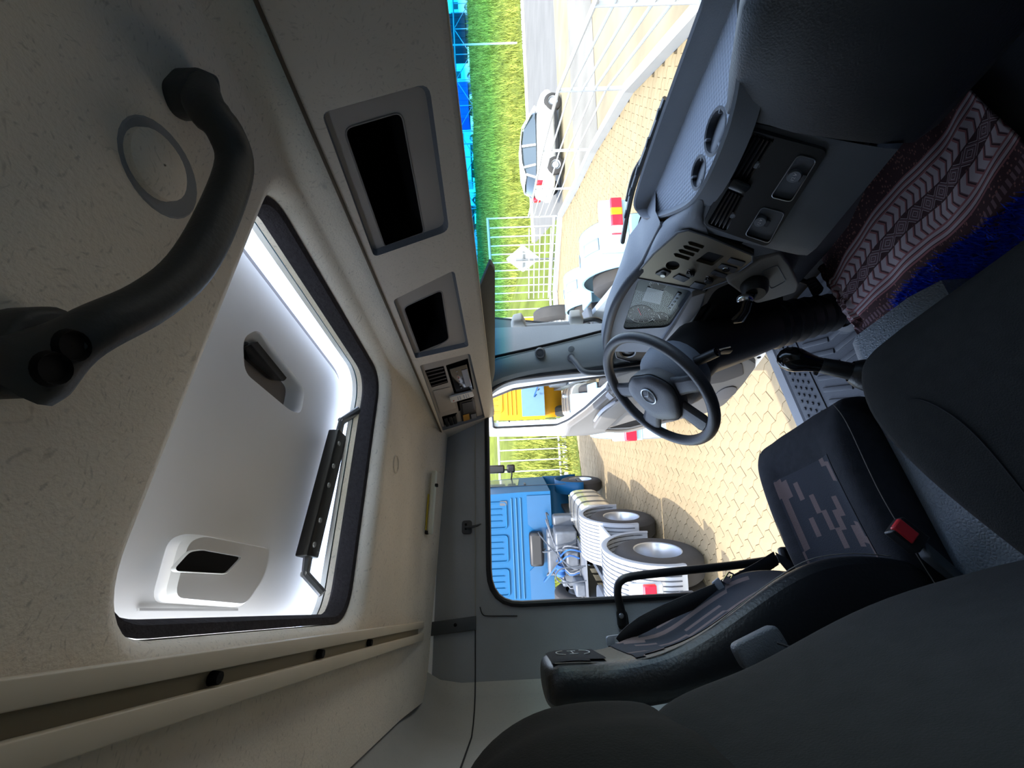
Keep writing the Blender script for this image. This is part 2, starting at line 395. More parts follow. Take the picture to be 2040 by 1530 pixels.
# moulded grab box at the rear of the lid
gb0 = rounded([at(300, 1200, z=LZ), at(335, 1075, z=LZ), at(370, 1062, z=LZ), at(525, 1092, z=LZ), at(512, 1150, z=LZ), at(470, 1212, z=LZ)], .02, 5)
g1 = [p - up * .022 for p in shrink(gb0, .9)]
grab = add('grab_box', loft([gb0, [p - up * .012 for p in shrink(gb0, .97)], g1]), 'white_plastic', ht) if False else add('grab_box', (lambda L: (L[0], L[1] + [tuple(range(2 * len(gb0), 3 * len(gb0)))]))(loft([gb0, [p - up * .014 for p in shrink(gb0, .97)], g1], closed=True)), 'white_plastic', ht, ang=30)
go = rounded([at(343, 1132, z=LZ - .022), at(372, 1100, z=LZ - .022), at(398, 1096, z=LZ - .022), at(476, 1110, z=LZ - .022), at(445, 1143, z=LZ - .022), at(348, 1138, z=LZ - .022)], .008, 4)
add('grab_rim', loft([shrink(go, 1.1, (0, 0, -.001)), shrink(go, 1.02, (0, 0, -.005)), shrink(go, .97, (0, 0, -.002))], closed=True), 'white_plastic', grab)
add('grab_opening', prism(shrink(go, .98, (0, 0, -.003)), (0, 0, .004)), 'black_matte', grab, smooth=False)
add('lid_rib', prism([at(272, 1212, z=LZ - .002), at(470, 1212, z=LZ - .002), at(470, 1217, z=LZ - .002), at(272, 1217, z=LZ - .002)], (0, 0, -.004)), M('rib_grey', (150, 150, 148), .6), ht, smooth=False)
# lifting gear on the driver's side of the lid
b0, b1 = at(684, 862, z=3.06), at(624, 1110, z=3.06)
add('lift_bar', prism([b0 + V((-.030, 0, 0)), b0 + V((.028, 0, 0)), b1 + V((.028, 0, 0)), b1 + V((-.030, 0, 0))], (0, 0, .03)), 'black_plastic', ht, smooth=False, bevel=.004)
for t in (.12, .32, .48, .75, .92):
    p = b0.lerp(b1, t); add('screw', lathe([(.0005, -.003), (.006, -.003), (.007, .0)], p + V((.012, 0, 0)), (0, 0, 1), 10), 'steel', ht)
for e, s in ((b0, 1), (b1, -1)):
    add('lift_arm', tube([e + V((0, .0, .012)), e + V((0, .035 * s, .01)), e + V((-.012, .075 * s, -.03))], .009, 8, flat=1.6), 'steel', ht)
    add('pivot_pin', lathe([(.0005, -.012), (.007, -.012), (.007, .012), (.0005, .012)], e + V((0, .035 * s, .01)), (1, 0, 0), 12), 'chrome', ht)
# ---------------------------------------------------------------- overhead shelf
FP = V((0, .76, 2.704)); FU = V((0, -.075, .164)).normalized(); FN = V((1, 0, 0)).cross(FU).normalized()   # face plane, up direction
if FN.y > 0: FN = -FN                                  # FN points at the occupants
def fa(px, py, d=0.0): return atp(px, py, FP + FN * d, FN)
sh = empty('overhead_shelf', (0, .76, 2.68), 'grey overhead storage shelf with open cubbies above the windscreen', 'shelf')
zb, zt = 2.674, 2.889
def fz(x, z): t = (z - FP.z) / FU.z; return V((x, 0, 0)) + V((0, FP.y, FP.z)) + FU * t
c1 = rounded([fa(640, 225), fa(855, 165), fa(895, 460), fa(745, 512)], [.012, .02, .02, .012], 4)
c2 = rounded([fa(783, 598), fa(905, 538), fa(934, 690), fa(828, 714)], [.01, .015, .012, .006], 4)
c3 = rounded([fa(836, 728), fa(936, 704), fa(966, 832), fa(882, 858)], [.01, .012, .01, .008], 4)
face_o = [fz(1.03, zb), fz(1.03, zt), fz(-1.03, zt), fz(-1.03, zb)]
add('shelf_face', plate(face_o, [c1, c2, c3]), 'shelf', sh, smooth=False)
lip = [(.0, 0), (.004, -.006), (.014, -.009), (.03, -.007), (.10, .012), (.32, .07)]
add('lower_lip', loft([[V((x, fz(0, zb).y + a, zb + b)) for (a, b) in lip] for x in (1.03, -1.03)]), 'shelf', sh)
add('lip_trim', tube([V((1.0, fz(0, zb).y + .012, zb - .009)), V((-1.0, fz(0, zb).y + .012, zb - .009))], .0022, 6), 'cream_plastic', sh)
add('top_seam', tube([fz(1.0, zt) + V((0, -.003, .002)), fz(-1.0, zt) + V((0, -.003, .002))], .003, 6), M('seam_brown', (88, 78, 66), .9), sh)
def cubby(out, inner_px, nm):
    d1, d2 = -.014, -.17
    inn = [atp(a, b, FP + FN * d1, FN) for a, b in inner_px]; inn = rounded(inn, .016, 5)
    ou = [p + FN * d1 for p in shrink(out, .955)]
    fr = add(nm, loft([out, ou], closed=True), 'dash_mid', sh, ang=20)
    add('cubby_face', plate(ou, [inn]), 'shelf_inner', fr, smooth=False)
    add('cubby_edge', tube(inn, .0018, 6, closed=True), 'dash_light', fr)
    bk = [p + FN * d2 for p in shrink(inn, .97)]
    add('cubby_liner', (lambda L: (L[0], L[1] + [tuple(range(len(inn), 2 * len(inn)))]))(loft([inn, bk], closed=True)), 'liner_black', fr, ang=30)
    return fr
cubby(c1, [(684, 256), (800, 222), (846, 466), (768, 496)], 'cubby_frame')
cubby(c2, [(803, 612), (880, 577), (895, 676), (838, 708)], 'cubby_frame')
# radio and control bay
ou3 = [p + FN * -.012 for p in shrink(c3, .955)]
bay = add('control_bay', loft([c3, ou3], closed=True), 'dash_mid', sh, ang=20)
def q3(pts, r=.004, d=-.012): return rounded([atp(a, b, FP + FN * d, FN) for a, b in pts], r, 4)
wv = q3([(846, 738), (884, 729), (893, 762), (860, 772)]); wr = q3([(888, 728), (932, 714), (944, 775), (905, 784)]); wt = q3([(909, 796), (945, 788), (952, 838), (920, 848)]); ws = q3([(880, 830), (910, 822), (914, 848), (888, 857)]); wb_ = q3([(862, 778), (897, 770), (908, 812), (876, 822)])
add('bay_face', plate(ou3, [wv, wr, wt, ws]), 'shelf_inner', bay, smooth=False)
def well(loop, depth, mat, nm):
    bk = [p - FN * depth for p in loop]
    return add(nm, (lambda L: (L[0], L[1] + [tuple(range(len(loop), 2 * len(loop)))]))(loft([loop, bk], closed=True)), mat, bay, ang=30)
v_ = well(wv, .02, 'black_matte', 'air_vent')
for k in range(5):
    t = (k + .5) / 5
    a = fa(846, 738, -.016).lerp(fa(860, 772, -.016), t); b = fa(884, 729, -.016).lerp(fa(893, 762, -.016), t)
    add('vent_slat', box((a + b) / 2, ((b - a).length * .92, .007, .004), (b - a).normalized(), FN.cross((b - a).normalized())), 'black_plastic', v_, smooth=False)
r_ = well(wr, .03, 'black_matte', 'radio_slot')
rc = (fa(893, 732, -.014), fa(928, 722, -.014), fa(941, 774, -.014), fa(908, 781, -.014))
add('radio_unit', prism([p for p in rc], FN * .008), 'black_gloss', r_, smooth=False, bevel=.002)
def onq(q, s, t): return q[0].lerp(q[1], s).lerp(q[3].lerp(q[2], s), t)
add('radio_display', prism([onq(rc, .62, .15) + FN * .0085, onq(rc, .95, .15) + FN * .0085, onq(rc, .95, .8) + FN * .0085, onq(rc, .62, .8) + FN * .0085], FN * .001), M('lcd', (120, 122, 128), .2), r_, smooth=False)
for k in range(6):
    add('radio_button', lathe([(.0005, .0015), (.003, .0015), (.0032, 0)], onq(rc, .35, .15 + .13 * k) + FN * .008, FN, 8), 'grey_plastic', r_)
t_ = well(wt, .02, 'black_matte', 'recorder_slot')
tc_ = (fa(914, 800, -.014), fa(944, 793, -.014), fa(951, 836, -.014), fa(921, 845, -.014))
add('recorder_unit', prism(tc_, FN * .004), 'black_plastic', t_, smooth=False, bevel=.001)
add('paper_drawer', prism([onq(tc_, .15, .05) + FN * .0045, onq(tc_, .85, .05) + FN * .0045, onq(tc_, .85, .5) + FN * .0045, onq(tc_, .15, .5) + FN * .0045], FN * .003), 'dash_dark', t_, smooth=False)
add('amber_screen', prism([onq(tc_, .1, .56) + FN * .0045, onq(tc_, .5, .56) + FN * .0045, onq(tc_, .5, .95) + FN * .0045, onq(tc_, .1, .95) + FN * .0045], FN * .001), 'amber', t_, smooth=False)
add('side_keys', prism([onq(tc_, .62, .62) + FN * .0045, onq(tc_, .95, .62) + FN * .0045, onq(tc_, .95, .92) + FN * .0045, onq(tc_, .62, .92) + FN * .0045], FN * .002), 'grey_plastic', t_, smooth=False)
s_ = well(ws, .015, 'black_matte', 'switch_slot')
sc_ = (fa(881, 831, -.014), fa(909, 824, -.014), fa(913, 847, -.014), fa(889, 855, -.014))
for a, b in ((.05, .3), (.36, .62), (.68, .95)):
    add('rocker_switch', prism([onq(sc_, a, .08), onq(sc_, b, .08), onq(sc_, b, .92), onq(sc_, a, .92)], FN * .006), 'black_plastic', s_, smooth=False, bevel=.002)
add('blank_cover', prism(wb_, FN * .003), 'shelf_inner', bay, smooth=False, bevel=.001)
# white remote control lying across the bay
rq = (fa(896, 792, .004), fa(941, 780, .004), fa(945, 790, .004), fa(899, 803, .004))
rm = empty('remote_control', fa(920, 790), 'small white remote control with blue buttons tucked in the overhead bay', 'remote control')
add('case', prism(rounded([*rq], .006, 4), FN * -.008), 'white_plastic', rm, smooth=False, bevel=.001)
add('power_button', lathe([(.0005, .001), (.0028, .001), (.003, 0)], onq(rq, .12, .7) + FN * .0002, FN, 10), 'red_plastic', rm)
for i, s in enumerate((.32, .42, .58, .68, .78)):
    for t in (.25, .5, .75):
        add('button', box(onq(rq, s, t) + FN * .0006, (.004, .002, .0012), (rq[1] - rq[0]).normalized(), FN.cross((rq[1] - rq[0]).normalized())), M('blue_key', (70, 110, 165), .5), rm, smooth=False)
# ---------------------------------------------------------------- sun visor
vs = empty('sun_visor', (-.5, .93, 2.63), 'grey sun visor folded down at the windscreen top on the driver side', 'sun visor')
vp = rounded([at(941, 608, y=.90), at(976, 524, y=.90), at(986, 540, y=.90), at(986, 742, y=.90), at(968, 812, y=.90), at(962, 800, y=.90)], [.005, .01, .008, .03, .008, .01], 5)
add('visor_board', prism(vp, (0, .022, 0)), M('visor_grey', (112, 110, 104), .8, bump=.2, bscale=220), vs, smooth=False, bevel=.006)
add('visor_rod', tube([at(945, 640, y=.90), at(962, 790, y=.90)], .006, 8), 'black_plastic', vs)
add('visor_clip', box(at(948, 652, y=.895), (.02, .02, .012)), 'trim_dark', vs, bevel=.003)
# ---------------------------------------------------------------- curtain rail
cr = empty('curtain_rail', (0, -.05, 2.92), 'cream curtain rail running across the ceiling behind the seats', 'curtain rail')
RZ = 2.918
def railbar(y0, y1, z0, z1, nm, mat): return add(nm, prism([(LW + .002, y0, z0), (LW + .002, y1, z0), (LW + .002, y1, z1), (LW + .002, y0, z1)], (2.03, 0, 0)), mat, cr, smooth=False, bevel=.0012)
railbar(-.042, -.024, RZ, RZ + .018, 'front_flange', 'cream_plastic')
railbar(-.078, -.058, RZ, RZ + .018, 'rear_flange', 'cream_plastic')
railbar(-.059, -.041, RZ + .010, RZ + .018, 'rail_channel', M('channel', (140, 132, 112), .6))
for px, py in ((430, 1355), (640, 1303), (738, 1278)):
    p = at(px, py, z=RZ + .004); p.y = -.05
    add('glide_hook', lathe([(.0005, -.004), (.006, -.004), (.007, .006)], p, (0, 0, 1), 10), 'black_matte', cr)
bp_ = [at(853, 1240, x=LW + .012), at(948, 1227, x=LW + .012), at(948, 1255, x=LW + .012), at(853, 1268, x=LW + .012)]
add('end_bracket', prism(bp_, (-.012, 0, 0)), M('bracket_grey', (66, 70, 74), .6), cr, smooth=False, bevel=.002)
add('bracket_screw', lathe([(.0005, .002), (.005, .001), (.006, 0)], at(907, 1245, x=LW + .012), (1, 0, 0), 10), 'black_matte', cr)
# ---------------------------------------------------------------- ceiling grab handle
HZ = CZ - .01
gh = empty('assist_grip', at(250, 500, z=CZ), 'thick black grab handle screwed to the ceiling beside the roof hatch', 'grab handle')
hp = [at(395, 170, z=2.935), at(410, 215, z=2.91), at(448, 262, z=2.895), at(468, 330, z=2.89), at(435, 430, z=2.885), at(380, 530, z=2.885), at(300, 600, z=2.89), at(190, 655, z=2.90), at(90, 715, z=2.918), at(40, 745, z=2.93)]
hpb = bez(hp, 50)
rad = []
for i in range(len(hpb)):
    t = i / (len(hpb) - 1); rad.append(.0185 if .16 < t < .8 else (.020 if t <= .16 else .0185 + .010 * smooth01((t - .8) / .15)))
add('handle_bar', tube(hpb, rad, 14, flat=.8), M('handle_black', (58, 60, 61), .5, bump=.1, bscale=200), gh)
def foot(poly, nm):
    return add(nm, prism(rounded(poly, .012, 5), (0, 0, .03)), MATS['handle_black'], gh, smooth=False, bevel=.006)
f1 = foot([at(365, 165, z=2.925), at(395, 130, z=2.925), at(440, 150, z=2.925), at(446, 195, z=2.925), at(420, 245, z=2.925), at(385, 225, z=2.925)], 'handle_foot')
f2 = foot([at(-20, 700, z=2.925), at(60, 610, z=2.925), at(150, 610, z=2.925), at(170, 700, z=2.925), at(95, 795, z=2.925), at(-10, 790, z=2.925)], 'handle_foot')
for px, py in ((140, 690), (100, 735)):
    add('bolt_cap', lathe([(.0005, -.001), (.009, -.001), (.0105, -.004), (.012, .0)], at(px, py, z=2.893), (0, 0, 1), 18), 'black_matte', f2)
# ---------------------------------------------------------------- small fittings on the wall above the door
la = empty('courtesy_lamp', at(858, 1000, x=-.90), 'long white courtesy lamp with yellow edge on the wall above the door', 'lamp')
l0, l1 = at(866, 938, x=-.90), at(857, 1064, x=-.90)
dl = (l1 - l0).normalized()
add('diffuser', box((l0 + l1) / 2, ((l1 - l0).length, .022, .02), dl, (1, 0, 0)), M('diffuser_white', (226, 232, 224), .3), la, bevel=.006)
add('yellow_strip', box((l0 + l1) / 2 + V((.006, -.04, .016)), ((l1 - l0).length * .55, .012, .004), dl, (1, 0, 0)), M('yellow_edge', (206, 186, 60), .5), la, smooth=False)
for e, k in ((l0, .25), (l1, .02)):
    add('lamp_clip', box(e.lerp(l1 if k == .25 else l0, k) + V((.004, 0, -.012 if k == .25 else .012)), (.014, .012, .012)), 'black_plastic', la, bevel=.002)
hk = empty('coat_hook', at(930, 1050, x=LW), 'dark grey coat hook on the trim above the door opening', 'hook')
hb = at(930, 1050, x=LW + .006)
add('hook_plate', prism(rrect(hb, (0, 1, 0), (0, 0, 1), .052, .040, .012), (-.008, 0, 0)), M('hook_grey', (58, 60, 64), .5), hk, smooth=False, bevel=.002)
add('hook_arm', tube([hb + V((.004, -.002, -.002)), hb + V((.02, -.004, -.02)), hb + V((.032, -.002, -.045)), hb + V((.04, .002, -.06))], [.011, .0095, .007, .004], 8, flat=.6), MATS['hook_grey'], hk)
for dy in (.01, -.006): add('hook_screw', lathe([(.0005, .002), (.0045, .001), (.005, 0)], hb + V((.001, dy, .004)), (1, 0, 0), 8), 'black_matte', hk)
# ---------------------------------------------------------------- windscreen, pillar trim
wsr = []
for k in range(7):
    t = k / 6; z = 2.06 + .9 * t; y = 1.235 - .20 * t
    wsr.append([V((x, y + .02 - .05 * (x / 1.0) ** 2 * 1.0, z)) for x in [i / 8 * 2.04 - 1.02 for i in range(9)]])
win = struct(add('window_1', loft(wsr), 'windscreen_glass'))
# left A pillar trim
de = [V((LW + .004, y, z)) for y, z in ((.80, 2.76), (.90, 2.70), (.95, 2.62), (.975, 2.5), (.988, 2.38), (1.0, 2.1), (1.05, 1.8))]
we = [V((-.985, y, z)) for y, z in ((.97, 2.86), (1.03, 2.74), (1.065, 2.645), (1.10, 2.48), (1.13, 2.35), (1.195, 2.09), (1.25, 1.8))]
md_ = [a.lerp(b, .5) + V((.035, -.012, 0)) for a, b in zip(de, we)]; m0 = [a.lerp(b, .18) + V((.026, -.012, 0)) for a, b in zip(de, we)]; m1 = [a.lerp(b, .85) + V((.022, .0, 0)) for a, b in zip(de, we)]
tr1 = struct(add('trim_1', loft([de, m0, md_, m1, we]), M('pillar_grey', (98, 106, 110), .6, bump=.15, bscale=250), sub=1))
add('pillar_gasket', tube([p + V((.012, 0, 0)) for p in we], .007, 6), 'black_matte', tr1)
tw = (md_[3] + md_[2]) / 2
def on_tr(px, py): return at(px, py, x=-.952)
a_ = on_tr(1076, 703)
sp = add('tweeter', lathe([(.0, .010), (.016, .009), (.017, .014), (.021, .014), (.025, .0), (.026, -.02)], a_, V((.8, -.6, .1)), 24), 'trim_dark', tr1)
add('tweeter_mesh', lathe([(.0, .0115), (.0155, .0105)], a_, V((.8, -.6, .1)), 20), 'dash_dark', sp)
add('trim_plug', lathe([(.0, .003), (.014, .002), (.016, -.002)], on_tr(1138, 695), V((.8, -.6, .1)), 20), MATS['pillar_grey'], tr1)
ph = empty('pillar_grip', at(1150, 715, x=-.98), 'dark curved grab handle on the left windscreen pillar', 'grab handle')
hp = [at(1138, 711, x=-.965), at(1149, 724, x=-.945), at(1163, 740, x=-.935), at(1190, 743, x=-.935), at(1240, 738, x=-.935), at(1300, 732, x=-.94), at(1330, 728, x=-.97)]
add('handle_grip', tube(bez(hp, 36), .0125, 12), 'trim_dark', ph)
add('handle_socket', lathe([(.0, .004), (.016, .002), (.018, -.01)], hp[0], V((1, -.4, 0)), 16), 'dash_dark', ph)
# ---------------------------------------------------------------- dashboard
def inset(poly, d):
    n = len(poly); out = []
    area = sum(poly[i].x * poly[(i + 1) % n].y - poly[(i + 1) % n].x * poly[i].y for i in range(n))
    s = 1 if area > 0 else -1
    for i in range(n):
        a, p, b = poly[i - 1], poly[i], poly[(i + 1) % n]
        e1 = V((p.x - a.x, p.y - a.y, 0)).normalized(); e2 = V((b.x - p.x, b.y - p.y, 0)).normalized()
        nn = V((-(e1.y + e2.y), e1.x + e2.x, 0))
        nn = nn.normalized() * s if nn.length > 1e-6 else V((-e1.y, e1.x, 0)) * s
        out.append(p + nn * d)
    return out
db = empty('dashboard', (0, 1.0, 1.6), 'dark grey truck dashboard with storage tray, vents and instrument pod', 'dashboard')
# weave material of the tray mat
tm = M('tray_mat', (140, 148, 160), .75, spec=.2)
t = tm.node_tree; tc = t.nodes.new('ShaderNodeTexCoord'); b = t.nodes['Principled BSDF']
bk = t.nodes.new('ShaderNodeTexVoronoi'); bk.inputs['Scale'].default_value = 95; bk.inputs['Randomness'].default_value = 0.0
mpn = t.nodes.new('ShaderNodeMapping'); mpn.inputs['Rotation'].default_value = (0, 0, .5); t.links.new(tc.outputs['Object'], mpn.inputs[0]); t.links.new(mpn.outputs[0], bk.inputs['Vector'])
bp = t.nodes.new('ShaderNodeBump'); bp.inputs['Strength'].default_value = .9; bp.inputs['Distance'].default_value = .004; bp.invert = True
t.links.new(bk.outputs['Distance'], bp.inputs['Height']); t.links.new(bp.outputs[0], b.inputs['Normal'])
far = [at(1400, 0, z=2.15), at(1335, 180, z=2.15), at(1286, 322, z=2.15), at(1270, 374, z=2.145)]
near = [at(1264, 404, z=2.14), at(1271, 425, z=2.125), at(1290, 438, z=2.112), at(1340, 427, z=2.105), at(1388, 395, z=2.105), at(1440, 292, z=2.105), at(1470, 185, z=2.115), at(1478, 90, z=2.13), at(1476, 0, z=2.15)]
loop = bez(far + near, 60) + [V((.98, .95, 2.15)), V((.98, 1.10, 2.15))]
r1 = [p + V((0, 0, .005)) for p in inset(loop, .006)]; r2 = inset(loop, .012); TF = 2.093
r3 = [V((p.x, p.y, TF + .006)) for p in inset(loop, .018)]; r4 = [V((p.x, p.y, TF)) for p in inset(loop, .024)]
r0 = [V((p.x, p.y, p.z - .05)) for p in inset(loop, -.006)]
add('tray_rim', loft([r0, loop, r1, r2, r3, r4], closed=True), 'dash_mid', db)
cups = [(at(1424, 263, z=TF), .043), (at(1391, 344, z=TF), .033)]
def circ(c, r, n=22, u=(1, 0, 0), v=(0, 1, 0)): return [V(c) + V(u) * (r * math.cos(2 * math.pi * i / n)) + V(v) * (r * math.sin(2 * math.pi * i / n)) for i in range(n)]
add('tray_mat', plate(r4, [circ(c, r) for c, r in cups]), tm, db, smooth=False)
for c, r in cups:
    cu_ = add('cup_holder', (lambda g: g)(lathe([(.0005, -.07), (r * .8, -.07), (r * .86, -.065), (r, 0), (r + .004, .002), (r + .008, .0005)], c, (0, 0, 1), 26)), 'dash_dark', db)
    for k in range(3):
        an = k * 2.1 + .4; d = V((math.cos(an), math.sin(an), 0))
        add('spring_tab', box(c + d * r * .96 + V((0, 0, -.004)), (.012, .006, .012), d, d.cross(V((0, 0, 1)))), 'dash_mid', cu_, bevel=.002)
# centre fascia: Y-z profile carried across
def band(nm, profs, mat, sub=0):
    return add(nm, loft([[V((x, y, z)) for (y, z) in pr] for x, pr in profs]), mat, db, sub=sub, ang=50)
PA = [(1.0, 2.07), (.935, 2.088), (.912, 2.090), (.893, 2.072), (.878, 2.03), (.838, 1.95), (.80, 1.866), (.779, 1.815), (.775, 1.79), (.80, 1.765), (.9, 1.74)]
PB = [(1.0, 2.07), (.94, 2.095), (.915, 2.098), (.893, 2.074), (.866, 2.026), (.836, 1.985), (.805, 1.90), (.785, 1.83), (.785, 1.76), (.84, 1.68), (1.0, 1.62)]
PC = [(1.0, 2.11), (.945, 2.14), (.915, 2.162), (.875, 2.17), (.84, 2.145), (.80, 2.05), (.78, 1.95), (.775, 1.84), (.785, 1.74), (.85, 1.66), (1.0, 1.60)]
band('centre_fascia', [(.166, PA), (.10, PA), (0.0, PA), (-.09, PA), (-.125, [(y + .012, z - .004) for y, z in PA]), (-.135, [(y + .05, z - .01) for y, z in PA])], M('fascia_grey', (74, 79, 87), .55, bump=.2, bscale=260, mot=.04))
band('glove_box', [(.172, [(y + .06, z - .02) for y, z in PB]), (.172, PB), (.185, [(y - .004, z + .003) for y, z in PB]), (.25, [(y * .5 + y2 * .5, z * .5 + z2 * .5) for (y, z), (y2, z2) in zip(PB, PC)]), (.36, PC), (.6, PC), (1.02, PC)], M('glove_dark', (30, 33, 38), .6, bump=.25, bscale=260))
# fascia plane
GP = V((0, .88, 2.025)); GN = V((0, -.435 - .565, .44)).normalized(); GU = V((0, .40, .92)).normalized(); GU = (GU - GN * GU.dot(GN)).normalized()
def ga(px, py, d=.0): return atp(px, py, GP + GN * d, GN)
bz = rounded([ga(1488, 246), ga(1655, 290), ga(1530, 487), ga(1400, 442)], .018, 6)
bz2 = [p + GN * .016 for p in shrink(bz, .975)]
vA = rounded([ga(1503, 262, .016), ga(1545, 275, .016), ga(1487, 368, .016), ga(1446, 356, .016)], .008, 4)
vB = rounded([ga(1452, 372, .016), ga(1484, 386, .016), ga(1447, 461, .016), ga(1408, 446, .016)], .010, 4)
sA = rounded([ga(1590, 308, .016), ga(1628, 318, .016), ga(1576, 402, .016), ga(1535, 392, .016)], .010, 4)
sB = rounded([ga(1518, 412, .016), ga(1564, 424, .016), ga(1532, 484, .016), ga(1484, 468, .016)], .010, 4)
bezel = add('fascia_bezel', loft([bz, bz2], closed=True), 'dash_dark', db, ang=30)
add('bezel_face', plate(bz2, [vA, vB, sA, sB]), 'black_plastic', bezel, smooth=False)
def gwell(l, nm, mat='black_matte', d=.013):
    return add(nm, (lambda L: (L[0], L[1] + [tuple(range(len(l), 2 * len(l)))]))(loft([l, [p - GN * d for p in l]], closed=True)), mat, bezel, ang=30)
for l, q in ((vA, (ga(1503, 262, .010), ga(1545, 275, .010), ga(1487, 368, .010), ga(1446, 356, .010))), (vB, (ga(1452, 372, .010), ga(1484, 386, .010), ga(1447, 461, .010), ga(1408, 446, .010)))):
    ve = gwell(l, 'air_vent')
    for k in range(5):
        a = onq(q, (k + .5) / 5, .06); b2 = onq(q, (k + .5) / 5, .94); d = (b2 - a).normalized()
        add('vent_slat', box((a + b2) / 2, ((b2 - a).length, .014, .0035), d, (GN.cross(d) * .75 + GN * .66).normalized()), M('slat_black', (22, 24, 28), .22), ve, smooth=False, bevel=.001)
    add('vent_wheel', lathe([(.0005, .004), (.006, .004), (.009, 0)], onq(q, .93, .55) + GN * .002, GN, 12), 'dash_mid', ve)
pv = rounded([ga(1462, 352, .018), ga(1500, 368, .018), ga(1482, 386, .018), ga(1448, 372, .018)], .01, 5)
add('vent_divider', prism(pv, GN * .006), 'slat_black', bezel, smooth=False, bevel=.002)
for l, (tx, ty), nm in ((sA, (1582, 350), 'a'), (sB, (1514, 440), 'b')):
    sw = gwell(l, 'socket_tray', 'black_plastic', .014)
    add('tray_lip', tube([p + GN * .001 for p in l], .0012, 6, closed=True), 'steel', sw)
    c0 = ga(tx, ty, .012); Ud = V((1, 0, 0)); Vd = GN.cross(Ud)
    lid_ = add('socket_lid', lathe([(.0005, .006), (.013, .006), (.0145, .003), (.0145, -.008)], c0, GN, 22), 'dash_mid', sw)
    add('socket_marking', text_geo('12 V', .0095, c0 + GN * .0064, (1, 0, 0), -Vd if Vd.z < 0 else Vd), M('print_white', (210, 212, 216), .6), sw, smooth=False)
    add('lid_tab', box(c0 + GN * .004 + Vd * (-.018 if Vd.z > 0 else .018), (.018, .008, .005), Ud, Vd), 'dash_dark', sw, bevel=.001)
cn = [ga(1592, 312, .0185), ga(1630, 322, .0185), ga(1620, 336, .0185)]
# switch panel towards the driver
SPA, SPB, SPC = V((-.135, .895, 2.06)), V((-.41, 1.0, 2.12)), V((-.215, .845, 1.86))
SN = (SPB - SPA).cross(SPC - SPA).normalized()
if SN.y > 0: SN = -SN
def sa(px, py, d=0.0): return atp(px, py, SPA + SN * d, SN)
sp_px = [(1262, 552), (1302, 505), (1350, 463), (1372, 458), (1410, 470), (1500, 508), (1500, 520), (1447, 560), (1400, 577)]
slots = []
for k in range(4):
    cx, cy_ = 1387 - 9.4 * k, 489.5 + 7.8 * k
    slots.append(rounded([sa(cx - 17, cy_ - 8), sa(cx - 10, cy_ - 9), sa(cx + 17, cy_), sa(cx + 13, cy_ + 6), sa(cx - 14, cy_ - 2)], .003, 3))
tray = rounded([sa(1411, 501), sa(1443, 510), sa(1419, 530), sa(1385, 520)], .007, 4)
oval = [sa(1340 + 14 * math.cos(t_ * .3927), 529 + 9 * math.sin(t_ * .3927)) for t_ in range(16)]
swp = add('switch_panel', plate(rounded([sa(*p) for p in sp_px], .012, 4), slots + [tray, oval], SN * -.012), 'panel_bronze', db, smooth=False)
add('panel_backing', prism([sa(a, b_, -.011) for a, b_ in sp_px], SN * -.02), 'black_matte', swp, smooth=False)
add('panel_edge', tube([sa(a, b_, .0) for a, b_ in sp_px], .004, 6, closed=True), 'dash_dark', swp)
def sknob(px, py, r, h, nm, mat):
    o = add(nm, lathe([(.0005, h), (r * .8, h), (r, h * .8), (r, 0), (r * 1.25, -.001)], sa(px, py), SN, 20), mat, swp)
    return o
for px, py in ((1376, 543), (1413, 556)):
    kn = sknob(px, py, .013, .012, 'rotary_knob', 'black_plastic')
    u_, v_2 = frame_axes(SN)
    add('knob_grip', box(sa(px, py, .016), (.024, .006, .010), (u_ + v_2).normalized(), SN.cross((u_ + v_2).normalized())), 'black_gloss', kn, bevel=.002)
    add('knob_mark', box(sa(px - 4, py - 5, .0214), (.001, .008, .0006), u_, v_2), MATS['print_white'], kn, smooth=False)
hl = add('light_switch', prism(rounded([sa(1305, 543), sa(1322, 534), sa(1338, 541), sa(1324, 552)], .005, 4), SN * .006), 'black_plastic', swp, smooth=False, bevel=.002)
add('light_knob', lathe([(.0005, .014), (.008, .014), (.010, .010), (.010, .004)], sa(1322, 543), SN, 16), 'steel', hl)
for q in ([(1340, 552), (1352, 545), (1375, 553), (1362, 561)], [(1374, 570), (1384, 560), (1408, 566), (1398, 575)], [(1448, 520), (1456, 512), (1486, 521), (1478, 530)], [(1430, 532), (1438, 524), (1470, 533), (1462, 542)], [(1416, 544), (1423, 537), (1450, 546), (1443, 553)]):
    add('push_switch', prism(rounded([sa(*p) for p in q], .003, 3), SN * .004), 'dash_dark', swp, smooth=False, bevel=.0015)
add('lighter', lathe([(.0005, .008), (.010, .008), (.012, .004), (.012, 0)], sa(1447, 534), SN, 16), 'chrome', swp)
